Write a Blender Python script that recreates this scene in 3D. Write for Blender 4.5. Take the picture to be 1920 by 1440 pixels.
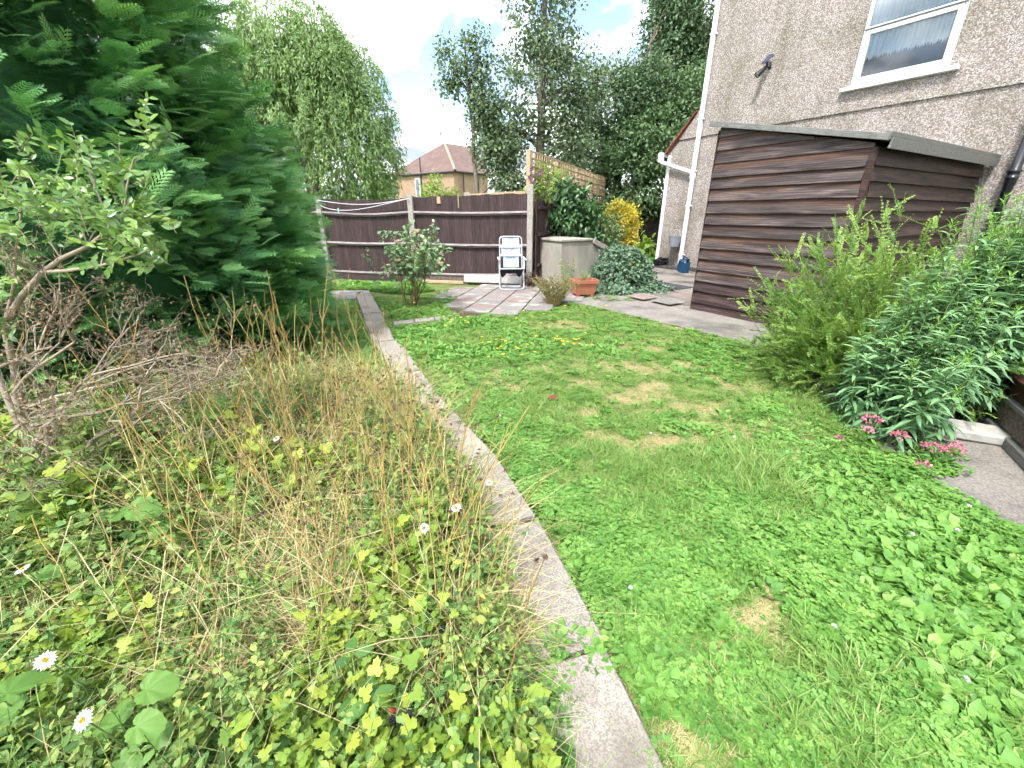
import bpy, bmesh, math, random
import numpy as np
from mathutils import Vector, Matrix

random.seed(7)
rng = np.random.default_rng(7)
R = math.radians
for o in list(bpy.data.objects):
    bpy.data.objects.remove(o, do_unlink=True)
sc = bpy.context.scene
col = sc.collection

# ------------------------------------------------------------------ camera, sky, sun, exposure
CAM_F, CAM_TH, CAM_H = 785.0, R(22.2), 1.4          # focal length in photo pixels, pitch, height
cam = bpy.data.cameras.new('camera')
cam.lens = CAM_F / 1920 * 36
cam.sensor_width = 36
cam.clip_start = 0.02
cam.clip_end = 2000
camo = bpy.data.objects.new('camera', cam)
camo.location = (0, 0, CAM_H)
camo.rotation_euler = (R(90) - CAM_TH, 0, 0)
col.objects.link(camo)
sc.camera = camo

SUN_EL, SUN_TO = R(57), Vector((-0.50, -0.87, 0)).normalized()
world = bpy.data.worlds.new('World')
sc.world = world
world.use_nodes = True
nt = world.node_tree
nt.nodes.clear()
def wn(t, **k):
    n = nt.nodes.new(t)
    for a, b in k.items():
        setattr(n, a, b)
    return n
wout = wn('ShaderNodeOutputWorld')
wbg = wn('ShaderNodeBackground')
wbg.inputs['Strength'].default_value = 0.12
sky = wn('ShaderNodeTexSky', sky_type='NISHITA', sun_disc=False)
sky.sun_elevation = SUN_EL
sky.sun_rotation = math.atan2(SUN_TO.x, SUN_TO.y)
tc = wn('ShaderNodeTexCoord')
sep = wn('ShaderNodeSeparateXYZ')
nt.links.new(tc.outputs['Generated'], sep.inputs[0])
addz = wn('ShaderNodeMath', operation='MAXIMUM'); addz.inputs[1].default_value = 0.0
nt.links.new(sep.outputs[2], addz.inputs[0])
addz2 = wn('ShaderNodeMath', operation='ADD'); addz2.inputs[1].default_value = 0.22
nt.links.new(addz.outputs[0], addz2.inputs[0])
dvx = wn('ShaderNodeMath', operation='DIVIDE'); dvy = wn('ShaderNodeMath', operation='DIVIDE')
nt.links.new(sep.outputs[0], dvx.inputs[0]); nt.links.new(addz2.outputs[0], dvx.inputs[1])
nt.links.new(sep.outputs[1], dvy.inputs[0]); nt.links.new(addz2.outputs[0], dvy.inputs[1])
cmb = wn('ShaderNodeCombineXYZ'); cmb.inputs[2].default_value = 3.7
nt.links.new(dvx.outputs[0], cmb.inputs[0]); nt.links.new(dvy.outputs[0], cmb.inputs[1])
n1 = wn('ShaderNodeTexNoise'); n1.inputs['Scale'].default_value = 1.25; n1.inputs['Detail'].default_value = 6
n1.inputs['Roughness'].default_value = 0.55; n1.inputs['Distortion'].default_value = 0.35
nt.links.new(cmb.outputs[0], n1.inputs['Vector'])
rp = wn('ShaderNodeValToRGB')
rp.color_ramp.elements[0].position = 0.36; rp.color_ramp.elements[1].position = 0.50
nt.links.new(n1.outputs['Fac'], rp.inputs[0])
n2 = wn('ShaderNodeTexNoise'); n2.inputs['Scale'].default_value = 2.3; n2.inputs['Detail'].default_value = 5
nt.links.new(cmb.outputs[0], n2.inputs['Vector'])
rp2 = wn('ShaderNodeValToRGB')
e = rp2.color_ramp.elements
e[0].position = 0.38; e[0].color = (1.9, 2.15, 2.5, 1)
e[1].position = 0.57; e[1].color = (9.6, 9.8, 10.1, 1)
nt.links.new(n2.outputs['Fac'], rp2.inputs[0])
mx = wn('ShaderNodeMix', data_type='RGBA')
nt.links.new(rp.outputs[0], mx.inputs[0])
skm = wn('ShaderNodeMix', data_type='RGBA', blend_type='MULTIPLY')
skm.inputs[0].default_value = 1.0
skm.inputs[7].default_value = (1.0, 1.0, 1.0, 1)
nt.links.new(sky.outputs[0], skm.inputs[6])
nt.links.new(skm.outputs[2], mx.inputs[6])
nt.links.new(rp2.outputs[0], mx.inputs[7])
nt.links.new(mx.outputs[2], wbg.inputs['Color'])
nt.links.new(wbg.outputs[0], wout.inputs[0])

sl = bpy.data.lights.new('sun', 'SUN')
sl.energy = 2.2
sl.angle = R(9)
sl.color = (1.0, 0.975, 0.94)
so = bpy.data.objects.new('sun', sl)
so.rotation_euler = (-(SUN_TO * math.cos(SUN_EL) + Vector((0, 0, math.sin(SUN_EL))))).to_track_quat('-Z', 'Y').to_euler()
col.objects.link(so)

sc.view_settings.view_transform = 'Standard'
sc.view_settings.look = 'None'
sc.view_settings.gamma = 1
sc.view_settings.use_curve_mapping = False
sc.view_settings.exposure = 1.85
sc.render.engine = 'CYCLES'
sc.cycles.use_adaptive_sampling = True
sc.cycles.adaptive_threshold = 0.045
sc.cycles.adaptive_min_samples = 12
sc.cycles.max_bounces = 5
sc.cycles.diffuse_bounces = 3
sc.cycles.glossy_bounces = 2
sc.cycles.transmission_bounces = 4
world.cycles.sampling_method = 'MANUAL'
world.cycles.sample_map_resolution = 256
sc.cycles.transparent_max_bounces = 12

# ------------------------------------------------------------------ pixel -> place helpers
_c, _s = math.cos(CAM_TH), math.sin(CAM_TH)
def ray(u, v):
    x = (u - 960) / CAM_F; y = (720 - v) / CAM_F
    return (x, _c + y * _s, -_s + y * _c)
def g(u, v, z=0.0):                       # point on the level z under a photo pixel
    r = ray(u, v); t = (z - CAM_H) / r[2]
    return Vector((r[0] * t, r[1] * t, z))
def atY(u, v, Y):                         # point at ground distance Y
    r = ray(u, v); t = Y / r[1]
    return Vector((r[0] * t, Y, CAM_H + r[2] * t))

# ------------------------------------------------------------------ materials
def new_mat(name):
    m = bpy.data.materials.new(name); m.use_nodes = True
    t = m.node_tree; t.nodes.clear()
    out = t.nodes.new('ShaderNodeOutputMaterial')
    return m, t, out
def N(t, typ, **k):
    n = t.nodes.new(typ)
    for a, b in k.items():
        setattr(n, a, b)
    return n
def ramp(t, cols, pos=None):
    r = N(t, 'ShaderNodeValToRGB')
    el = r.color_ramp.elements
    n = len(cols)
    pos = pos or [i / max(1, n - 1) for i in range(n)]
    while len(el) < n:
        el.new(0.5)
    for i, cc in enumerate(cols):
        el[i].position = pos[i]; el[i].color = (*cc, 1)
    return r
def mapped(t, scale=(1, 1, 1), coord='Object', rand=True):
    tcn = N(t, 'ShaderNodeTexCoord'); mp = N(t, 'ShaderNodeMapping')
    mp.inputs['Scale'].default_value = scale
    t.links.new(tcn.outputs[coord], mp.inputs[0])
    if rand:
        oi = N(t, 'ShaderNodeObjectInfo'); mu = N(t, 'ShaderNodeVectorMath', operation='SCALE')
        cb = N(t, 'ShaderNodeCombineXYZ')
        for i in range(3):
            t.links.new(oi.outputs['Random'], cb.inputs[i])
        t.links.new(cb.outputs[0], mu.inputs[0]); mu.inputs['Scale'].default_value = 37.0
        t.links.new(mu.outputs[0], mp.inputs['Location'])
    return mp
def surf(name, cols, scale=8.0, rough=0.8, bump=0.3, bscale=None, stretch=(1, 1, 1), pos=None, detail=6,
         speck=None, stain=None, rand=True, spec=0.3, vary=0.0, metal=0.0, bdist=0.01):
    """noise-coloured surface; speck=(scale, col, amount) fine flecks; stain=(scale, col, lo, hi) large patches"""
    m, t, out = new_mat(name)
    b = N(t, 'ShaderNodeBsdfPrincipled')
    mp = mapped(t, stretch, rand=rand)
    nz = N(t, 'ShaderNodeTexNoise'); nz.inputs['Scale'].default_value = scale; nz.inputs['Detail'].default_value = detail
    nz.inputs['Roughness'].default_value = 0.62
    t.links.new(mp.outputs[0], nz.inputs['Vector'])
    r = ramp(t, cols, pos or [0.3 + 0.4 * i / max(1, len(cols) - 1) for i in range(len(cols))])
    t.links.new(nz.outputs['Fac'], r.inputs[0])
    last = r.outputs[0]
    if speck:
        vz = N(t, 'ShaderNodeTexVoronoi'); vz.inputs['Scale'].default_value = speck[0]
        t.links.new(mp.outputs[0], vz.inputs['Vector'])
        sr = N(t, 'ShaderNodeSeparateColor'); t.links.new(vz.outputs['Color'], sr.inputs[0])
        rr = ramp(t, speck[1], [i / max(1, len(speck[1]) - 1) for i in range(len(speck[1]))])
        rr.color_ramp.interpolation = 'CONSTANT'
        t.links.new(sr.outputs[0], rr.inputs[0])
        mxx = N(t, 'ShaderNodeMix', data_type='RGBA'); mxx.inputs[0].default_value = speck[2]
        t.links.new(last, mxx.inputs[6]); t.links.new(rr.outputs[0], mxx.inputs[7])
        last = mxx.outputs[2]
    if stain:
        ns = N(t, 'ShaderNodeTexNoise'); ns.inputs['Scale'].default_value = stain[0]; ns.inputs['Detail'].default_value = 5
        t.links.new(mp.outputs[0], ns.inputs['Vector'])
        rs = ramp(t, [(0, 0, 0), (1, 1, 1)], [stain[2], stain[3]])
        t.links.new(ns.outputs['Fac'], rs.inputs[0])
        ms = N(t, 'ShaderNodeMix', data_type='RGBA')
        t.links.new(rs.outputs[0], ms.inputs[0]); t.links.new(last, ms.inputs[6])
        ms.inputs[7].default_value = (*stain[1], 1)
        last = ms.outputs[2]
    if vary:
        oi = N(t, 'ShaderNodeObjectInfo'); hv = N(t, 'ShaderNodeHueSaturation')
        ma = N(t, 'ShaderNodeMath', operation='MULTIPLY_ADD')
        ma.inputs[1].default_value = 2 * vary; ma.inputs[2].default_value = 1 - vary
        t.links.new(oi.outputs['Random'], ma.inputs[0]); t.links.new(ma.outputs[0], hv.inputs['Value'])
        t.links.new(last, hv.inputs['Color']); last = hv.outputs[0]
    t.links.new(last, b.inputs['Base Color'])
    b.inputs['Roughness'].default_value = rough
    b.inputs['Specular IOR Level'].default_value = spec
    b.inputs['Metallic'].default_value = metal
    if bump:
        nb = N(t, 'ShaderNodeTexNoise'); nb.inputs['Scale'].default_value = bscale or scale * 4; nb.inputs['Detail'].default_value = 4
        t.links.new(mp.outputs[0], nb.inputs['Vector'])
        bp = N(t, 'ShaderNodeBump'); bp.inputs['Strength'].default_value = bump; bp.inputs['Distance'].default_value = bdist
        t.links.new(nb.outputs['Fac'], bp.inputs['Height']); t.links.new(bp.outputs[0], b.inputs['Normal'])
    t.links.new(b.outputs[0], out.inputs[0])
    return m
def leafmat(name, cols, trans=0.35, rough=0.5, pos=None, spec=0.3, mixrand=0.35):
    """leaf: colour picked per leaf by the 'rnd' attribute (plus a share per instance), part translucent"""
    m, t, out = new_mat(name)
    at = N(t, 'ShaderNodeAttribute', attribute_name='rnd')
    oi = N(t, 'ShaderNodeObjectInfo')
    m1 = N(t, 'ShaderNodeMath', operation='MULTIPLY'); m1.inputs[1].default_value = 1 - mixrand
    m2 = N(t, 'ShaderNodeMath', operation='MULTIPLY_ADD'); m2.inputs[1].default_value = mixrand
    t.links.new(at.outputs['Fac'], m1.inputs[0])
    t.links.new(oi.outputs['Random'], m2.inputs[0]); t.links.new(m1.outputs[0], m2.inputs[2])
    r = ramp(t, cols, pos); t.links.new(m2.outputs[0], r.inputs[0])
    b = N(t, 'ShaderNodeBsdfPrincipled')
    b.inputs['Roughness'].default_value = rough; b.inputs['Specular IOR Level'].default_value = spec
    t.links.new(r.outputs[0], b.inputs['Base Color'])
    if trans:
        tr = N(t, 'ShaderNodeBsdfTranslucent')
        hs = N(t, 'ShaderNodeHueSaturation'); hs.inputs['Value'].default_value = 1.25; hs.inputs['Saturation'].default_value = 1.1
        hs.inputs['Hue'].default_value = 0.49
        t.links.new(r.outputs[0], hs.inputs['Color']); t.links.new(hs.outputs[0], tr.inputs[0])
        mixs = N(t, 'ShaderNodeMixShader'); mixs.inputs[0].default_value = trans
        t.links.new(b.outputs[0], mixs.inputs[1]); t.links.new(tr.outputs[0], mixs.inputs[2])
        t.links.new(mixs.outputs[0], out.inputs[0])
    else:
        t.links.new(b.outputs[0], out.inputs[0])
    return m
def plain(name, c, rough=0.5, spec=0.4, metal=0.0, bump=0.0, bscale=60):
    return surf(name, [tuple(x * 0.9 for x in c), tuple(min(1, x * 1.08) for x in c)], scale=14, rough=rough, bump=bump, bscale=bscale, spec=spec, metal=metal, bdist=0.004)

M = {}
# ------------------------------------------------------------------ object helpers
def link(o, parent=None, inv=None):
    col.objects.link(o)
    if parent is not None:
        o.parent = parent
        if inv is not None:
            o.matrix_parent_inverse = inv
    return o
def tag(o, label=None, cat=None, group=None, kind=None):
    if label: o['label'] = label
    if cat: o['category'] = cat
    if group: o['group'] = group
    if kind: o['kind'] = kind
    return o
def thing(name, label, cat, loc=(0, 0, 0), rz=0.0, group=None):
    o = bpy.data.objects.new(name, None); o.empty_display_size = 0.1
    o.location = loc; o.rotation_euler = (0, 0, rz); col.objects.link(o)
    return tag(o, label, cat, group)
def inv_of(t):                            # parent inverse for parts modelled in world coordinates
    return Matrix.Translation(-Vector(t.location))
def finish(me, mat, smooth):
    if mat: me.materials.append(mat)
    if smooth: me.polygons.foreach_set('use_smooth', [True] * len(me.polygons))
    me.update()
def bmobj(name, bm, mat, parent=None, world=False, smooth=False):
    me = bpy.data.meshes.new(name); bmesh.ops.recalc_face_normals(bm, faces=bm.faces); bm.to_mesh(me); bm.free(); finish(me, mat, smooth)
    o = bpy.data.objects.new(name, me)
    return link(o, parent, inv_of(parent) if (parent is not None and world) else None)
def meobj(name, me, parent=None, loc=None, rot=None, scale=None):
    o = bpy.data.objects.new(name, me)
    if loc is not None: o.location = loc
    if rot is not None: o.rotation_euler = rot
    if scale is not None: o.scale = scale
    return link(o, parent)
def bbox(bm, x0, x1, y0, y1, z0, z1, bev=0.0):
    vs = [bm.verts.new((x, y, z)) for x in (x0, x1) for y in (y0, y1) for z in (z0, z1)]
    idx = [(0, 1, 3, 2), (4, 6, 7, 5), (0, 4, 5, 1), (2, 3, 7, 6), (0, 2, 6, 4), (1, 5, 7, 3)]
    fs = [bm.faces.new([vs[i] for i in f]) for f in idx]
    if bev:
        bmesh.ops.recalc_face_normals(bm, faces=fs)
        es = list({ed for f in fs for ed in f.edges})
        bmesh.ops.bevel(bm, geom=es, offset=bev, segments=1, affect='EDGES', profile=0.5)
def box(name, dims, mat, parent=None, bev=0.004, world=False):
    bm = bmesh.new(); bbox(bm, *dims, bev)
    return bmobj(name, bm, mat, parent, world)
def prism(bm, pts, z0, z1):               # vertical prism over a plan polygon
    a = [bm.verts.new((p[0], p[1], z0)) for p in pts]; b = [bm.verts.new((p[0], p[1], z1)) for p in pts]
    n = len(pts)
    bm.faces.new(b); bm.faces.new(a[::-1])
    for i in range(n):
        bm.faces.new((a[i], a[(i + 1) % n], b[(i + 1) % n], b[i]))
def lathe(bm, prof, cx=0, cy=0, n=20, cap0=True, cap1=True, sx=1, sy=1):
    rings = []
    for r, z in prof:
        rings.append([bm.verts.new((cx + sx * r * math.cos(2 * math.pi * k / n), cy + sy * r * math.sin(2 * math.pi * k / n), z)) for k in range(n)])
    for a, b in zip(rings, rings[1:]):
        for k in range(n):
            bm.faces.new((a[k], a[(k + 1) % n], b[(k + 1) % n], b[k]))
    if cap0: bm.faces.new(rings[0][::-1])
    if cap1: bm.faces.new(rings[-1])

# numpy geometry: triangles with one random number each
def unit(a):
    return a / np.maximum(np.linalg.norm(a, axis=-1, keepdims=True), 1e-9)
def frames(d, up):
    d = unit(d); x = unit(np.cross(d, up)); z = np.cross(x, d)
    return np.stack([x, d, z], axis=-1)
class Geo:
    def __init__(s): s.v = []; s.f = []; s.r = []; s.n = 0
    def add(s, v, f, r):
        v = np.asarray(v, float); f = np.asarray(f, int)
        s.v.append(v); s.f.append(f + s.n); s.n += len(v)
        s.r.append(np.broadcast_to(np.asarray(r, float), (len(v),)).copy() if np.ndim(r) == 0 else np.asarray(r, float))
        return s
    def scatter(s, tpl, pos, d, up, scale, rnd):
        tv, tf = tpl
        pos = np.asarray(pos, float); n = len(pos)
        if n == 0: return s
        Mx = frames(np.asarray(d, float), np.asarray(up, float))
        sca = np.asarray(scale, float)
        sca = np.broadcast_to(sca if sca.ndim else sca[None], (n,)) if sca.ndim < 2 else sca
        t = tv[None] * (sca[:, None, None] if sca.ndim == 1 else sca[:, None, :])
        v = np.einsum('nij,nvj->nvi', Mx, t) + pos[:, None, :]
        V = len(tv)
        f = (tf[None] + (np.arange(n) * V)[:, None, None]).reshape(-1, 3)
        return s.add(v.reshape(-1, 3), f, np.repeat(np.broadcast_to(rnd, (n,)), V))
    def tube(s, pts, rad, sides=5, rnd=0.5):
        p = np.asarray(pts, float); n = len(p)
        rad = np.broadcast_to(np.asarray(rad, float), (n,))
        t = np.gradient(p, axis=0) if n > 2 else np.repeat((p[1] - p[0])[None], n, 0)
        ref = np.array([0.31, 0.17, 0.93]) if abs(unit(t[0])[2]) < 0.9 else np.array([0.9, 0.3, 0.1])
        Mx = frames(t, np.repeat(ref[None], n, 0))
        a = np.arange(sides) * 2 * np.pi / sides
        ring = p[:, None] + rad[:, None, None] * (np.cos(a)[None, :, None] * Mx[:, None, :, 0] + np.sin(a)[None, :, None] * Mx[:, None, :, 2])
        k = np.arange(sides); k2 = (k + 1) % sides
        fs = []
        for i in range(n - 1):
            A = i * sides + k; B = i * sides + k2; C = A + sides; D = B + sides
            fs.append(np.stack([A, B, D], 1)); fs.append(np.stack([A, D, C], 1))
        return s.add(ring.reshape(-1, 3), np.concatenate(fs), rnd)
    def mesh(s, name, mat, smooth=False):
        v = np.concatenate(s.v); f = np.concatenate(s.f); r = np.concatenate(s.r)
        me = bpy.data.meshes.new(name)
        me.vertices.add(len(v)); me.vertices.foreach_set('co', v.astype(np.float32).ravel())
        me.loops.add(f.size); me.loops.foreach_set('vertex_index', f.astype(np.int32).ravel())
        me.polygons.add(len(f)); me.polygons.foreach_set('loop_start', (np.arange(len(f)) * 3).astype(np.int32))
        a = me.attributes.new('rnd', 'FLOAT', 'POINT'); a.data.foreach_set('value', r.astype(np.float32))
        me.materials.append(mat)
        if smooth: me.polygons.foreach_set('use_smooth', np.ones(len(f), dtype=bool))
        me.update(calc_edges=True); me.validate()
        return me
    def build(s, name, mat, parent=None, world=True, smooth=False):
        o = bpy.data.objects.new(name, s.mesh(name, mat, smooth))
        return link(o, parent, inv_of(parent) if (parent is not None and world) else None)

# leaf templates: axis +Y, face normal +Z
def T_diamond(w=0.5, fold=0.12):
    v = np.array([(0, 0, 0), (-w / 2, 0.45, fold), (0, 1, 0), (w / 2, 0.45, fold)]); f = np.array([(0, 2, 1), (0, 3, 2)])
    return v, f
def T_leaf(w=0.45, curl=0.25, fold=0.1, segs=3, peak=0.45):
    ys = np.linspace(0, 1, segs + 1); mid = []; L = []; Rr = []
    for y in ys:
        ww = w / 2 * (math.sin(math.pi * (y ** (math.log(0.5) / math.log(peak)))) ** 0.75 if 0 < y < 1 else 0.02)
        z = -curl * y * y
        mid.append((0, y, z)); L.append((-ww, y, z + fold * ww * 2)); Rr.append((ww, y, z + fold * ww * 2))
    n = segs + 1
    v = np.array(mid + L + Rr); f = []
    for i in range(segs):
        a, b = i, i + 1
        f += [(a, b, n + b), (a, n + b, n + a), (a, 2 * n + b, b), (a, 2 * n + a, 2 * n + b)]
    return v, np.array(f)
def T_blade(w=0.03, bend=0.5, segs=3):
    ys = np.linspace(0, 1, segs + 1); v = []; f = []
    for y in ys:
        ww = w / 2 * (1 - y) ** 0.6
        v += [(-ww, y * (1 - 0.25 * bend * y), -bend * y * y), (ww, y * (1 - 0.25 * bend * y), -bend * y * y)]
    for i in range(segs):
        a = 2 * i
        f += [(a, a + 1, a + 3), (a, a + 3, a + 2)]
    return np.array(v), np.array(f)
def T_lobed(nl=3, depth=0.35, n=26, teeth=0.05, cup=0.12, base=0.25):
    """fan leaf with nl lobes, stalk joint at origin, spreading towards +Y"""
    v = [(0, 0.12, 0)]; f = []
    for i in range(n + 1):
        a = -math.pi * (1 - base / 2) + 2 * math.pi * (1 - base / 2) * i / n
        lob = abs(math.cos(a * nl / 2 / (1 - base / 2) * 0.98)) ** 0.7
        r = 0.5 * ((1 - depth) + depth * lob) * (1 + teeth * (1 if i % 2 else -1)) * (0.78 + 0.22 * math.cos(a))
        v.append((math.sin(a) * r, 0.12 + math.cos(a) * r * 1.25 + 0.2 * r, cup * (2 * r) ** 2 * (0.6 + 0.4 * math.cos(a * nl)) - 0.18 * r * r))
        if i: f.append((0, i + 1, i))
    return np.array(v), np.array(f)
def T_heart(n=30, teeth=0.035, cup=0.2, rings=4):
    """heart-shaped leaf, ribs raised between puckered panels"""
    v = [(0, 0.16, 0)]; f = []
    for j in range(1, rings + 1):
        k = j / rings
        for i in range(n + 1):
            a = -math.pi * 0.97 + 2 * math.pi * 0.97 * i / n
            r = 0.42 * (1 + 0.22 * math.cos(a) ** 3) * (1 + (teeth * (1 if i % 2 else -1) if j == rings else 0))
            if abs(a) > 2.6: r *= 1 - 0.35 * (abs(a) - 2.6)
            x = math.sin(a) * r * 1.12 * k; y = 0.16 + (0.20 + math.cos(a) * r * 1.25) * k
            v.append((x, y, cup * abs(x) - 0.28 * (y - 0.2) ** 2 + 0.035 * k * math.cos(a * 7)))
    for i in range(n): f.append((0, 2 + i, 1 + i))
    for j in range(rings - 1):
        for i in range(n):
            a = 1 + j * (n + 1) + i; b = a + n + 1; f += [(a, a + 1, b + 1), (a, b + 1, b)]
    return np.array(v), np.array(f)
def rdir(n, zlo=-1, zhi=1):
    z = rng.uniform(zlo, zhi, n); a = rng.uniform(0, 2 * np.pi, n); r = np.sqrt(1 - z * z)
    return np.stack([r * np.cos(a), r * np.sin(a), z], 1)
def vnoise(x, y, sc_, seed=0):
    r = np.random.default_rng(seed).random((64, 64))
    X = np.asarray(x) * sc_ + 100; Y = np.asarray(y) * sc_ + 100
    i = np.floor(X).astype(int); j = np.floor(Y).astype(int); u = X - i; v = Y - j
    u = u * u * (3 - 2 * u); v = v * v * (3 - 2 * v)
    a = lambda p, q: r[p % 64, q % 64]
    return (a(i, j) * (1 - u) + a(i + 1, j) * u) * (1 - v) + (a(i, j + 1) * (1 - u) + a(i + 1, j + 1) * u) * v
def inpoly(x, y, poly):
    x = np.asarray(x); ins = np.zeros(len(x), bool); n = len(poly)
    for i in range(n):
        x0, y0 = poly[i][:2]; x1, y1 = poly[(i + 1) % n][:2]
        cnd = ((y0 > y) != (y1 > y)) & (x < (x1 - x0) * (y - y0) / (y1 - y0 + 1e-12) + x0)
        ins ^= cnd
    return ins

# instancer for uncountable ground cover: points + templates from an unlinked collection
def template_coll(name, meshes):
    c = bpy.data.collections.new(name)
    for i, me in enumerate(meshes):
        c.objects.link(bpy.data.objects.new('%s_%02d' % (name, i), me))
    return c
def instancer(name, pos, rot, scl, idx, coll_):
    me = bpy.data.meshes.new(name)
    n = len(pos)
    me.vertices.add(n); me.vertices.foreach_set('co', np.asarray(pos, np.float32).ravel())
    a = me.attributes.new('irot', 'FLOAT_VECTOR', 'POINT'); a.data.foreach_set('vector', np.asarray(rot, np.float32).ravel())
    a = me.attributes.new('iscl', 'FLOAT', 'POINT'); a.data.foreach_set('value', np.asarray(scl, np.float32))
    a = me.attributes.new('iidx', 'INT', 'POINT'); a.data.foreach_set('value', np.asarray(idx, np.int32))
    o = bpy.data.objects.new(name, me); col.objects.link(o)
    tr = bpy.data.node_groups.new(name + '_scatter', 'GeometryNodeTree')
    tr.interface.new_socket('Geometry', in_out='INPUT', socket_type='NodeSocketGeometry')
    tr.interface.new_socket('Geometry', in_out='OUTPUT', socket_type='NodeSocketGeometry')
    gi = tr.nodes.new('NodeGroupInput'); go = tr.nodes.new('NodeGroupOutput')
    ci = tr.nodes.new('GeometryNodeCollectionInfo'); ci.inputs['Collection'].default_value = coll_
    ci.inputs['Separate Children'].default_value = True; ci.inputs['Reset Children'].default_value = True
    ip = tr.nodes.new('GeometryNodeInstanceOnPoints'); ip.inputs['Pick Instance'].default_value = True
    def attr(nm, dt):
        x = tr.nodes.new('GeometryNodeInputNamedAttribute'); x.data_type = dt; x.inputs['Name'].default_value = nm
        return [s for s in x.outputs if s.enabled and s.name == 'Attribute'][0]
    tr.links.new(gi.outputs[0], ip.inputs['Points']); tr.links.new(ci.outputs[0], ip.inputs['Instance'])
    tr.links.new(attr('iidx', 'INT'), ip.inputs['Instance Index'])
    e2r = tr.nodes.new('FunctionNodeEulerToRotation')
    tr.links.new(attr('irot', 'FLOAT_VECTOR'), e2r.inputs[0]); tr.links.new(e2r.outputs[0], ip.inputs['Rotation'])
    tr.links.new(attr('iscl', 'FLOAT'), ip.inputs['Scale'])
    tr.links.new(ip.outputs[0], go.inputs[0])
    md = o.modifiers.new('scatter', 'NODES'); md.node_group = tr
    return o

# ------------------------------------------------------------------ palette
M['slab'] = surf('aggregate_slab', [(0.20, 0.178, 0.15), (0.27, 0.243, 0.208)], scale=5, rough=0.9, bump=0.5, bscale=150,
                 speck=(190, [(0.12, 0.105, 0.095), (0.33, 0.30, 0.26), (0.23, 0.195, 0.16), (0.38, 0.355, 0.32), (0.19, 0.175, 0.18)], 0.45),
                 stain=(3.0, (0.12, 0.105, 0.085), 0.50, 0.75), vary=0.10, bdist=0.006)
M['patio'] = surf('patio_slab', [(0.15, 0.137, 0.127), (0.205, 0.187, 0.175)], scale=6, rough=0.9, bump=0.4, bscale=70,
                  speck=(120, [(0.14, 0.125, 0.115), (0.31, 0.285, 0.265), (0.22, 0.195, 0.18)], 0.35), stain=(4.0, (0.36, 0.34, 0.31), 0.56, 0.68), vary=0.12)
M['patio_red'] = surf('patio_slab_red', [(0.165, 0.125, 0.113), (0.215, 0.165, 0.15)], scale=6, rough=0.9, bump=0.4, bscale=70,
                      stain=(4.0, (0.32, 0.29, 0.265), 0.50, 0.66), vary=0.12)
M['concrete'] = surf('path_concrete', [(0.13, 0.118, 0.105), (0.225, 0.205, 0.182), (0.28, 0.255, 0.228)], scale=2.2, rough=0.92, bump=0.45, bscale=80,
                     speck=(110, [(0.07, 0.066, 0.062), (0.26, 0.235, 0.21), (0.17, 0.15, 0.13), (0.34, 0.31, 0.27)], 0.40), stain=(1.4, (0.065, 0.06, 0.055), 0.5, 0.7), rand=False)
M['bunker'] = surf('bunker_concrete', [(0.27, 0.245, 0.205), (0.36, 0.33, 0.28)], scale=4, rough=0.9, bump=0.3, bscale=60, stretch=(1, 1, 0.35), stain=(2.5, (0.2, 0.19, 0.165), 0.5, 0.7))
M['post'] = surf('post_concrete', [(0.22, 0.205, 0.18), (0.33, 0.305, 0.275)], scale=14, rough=0.9, bump=0.6, bscale=90, speck=(120, [(0.2, 0.18, 0.16), (0.5, 0.47, 0.43), (0.36, 0.33, 0.29)], 0.4))
M['soil'] = surf('soil', [(0.035, 0.026, 0.018), (0.075, 0.056, 0.036), (0.10, 0.085, 0.05)], scale=6, rough=1.0, bump=0.8, bscale=40, rand=False, bdist=0.03)
M['ground'] = surf('grass_ground', [(0.085, 0.125, 0.03), (0.12, 0.165, 0.045), (0.22, 0.19, 0.09)], scale=3.0, rough=1.0, bump=0.8, bscale=60, rand=False, detail=9, bdist=0.03)
M['white'] = plain('white_upvc', (0.80, 0.81, 0.84), rough=0.3, spec=0.5)
M['whitepaint'] = surf('white_paint', [(0.62, 0.62, 0.63), (0.78, 0.78, 0.78)], scale=12, rough=0.7, bump=0.3)
M['blackpipe'] = plain('black_gloss', (0.015, 0.017, 0.022), rough=0.28, spec=0.5)
M['blackplastic'] = plain('black_plastic', (0.014, 0.014, 0.016), rough=0.4)
M['glasslens'] = plain('lamp_lens', (0.5, 0.5, 0.55), rough=0.15, spec=0.6)
M['solar'] = plain('solar_cell', (0.04, 0.05, 0.11), rough=0.15, spec=0.7)
M['tile'] = surf('red_tile', [(0.22, 0.07, 0.045), (0.34, 0.12, 0.08)], scale=9, rough=0.8, bump=0.3, vary=0.15)
M['plinth'] = surf('bitumen_plinth', [(0.035, 0.035, 0.038), (0.10, 0.095, 0.09)], scale=9, rough=0.85, bump=0.4)
M['fence'] = surf('fence_board', [(0.024, 0.014, 0.014), (0.042, 0.025, 0.025), (0.072, 0.048, 0.047)], scale=5, rough=0.75, bump=0.4, stretch=(14, 14, 1.0), bscale=18, vary=0.22,
                  stain=(7, (0.13, 0.105, 0.105), 0.62, 0.80), spec=0.35)
M['rail'] = surf('fence_rail', [(0.08, 0.056, 0.055), (0.20, 0.172, 0.17), (0.31, 0.28, 0.28)], scale=5, rough=0.8, bump=0.4, stretch=(1.2, 14, 14), bscale=20, vary=0.1)
M['pale'] = surf('pale_timber', [(0.34, 0.235, 0.14), (0.46, 0.34, 0.215)], scale=5, rough=0.75, bump=0.25, stretch=(8, 8, 1), vary=0.15)
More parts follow.
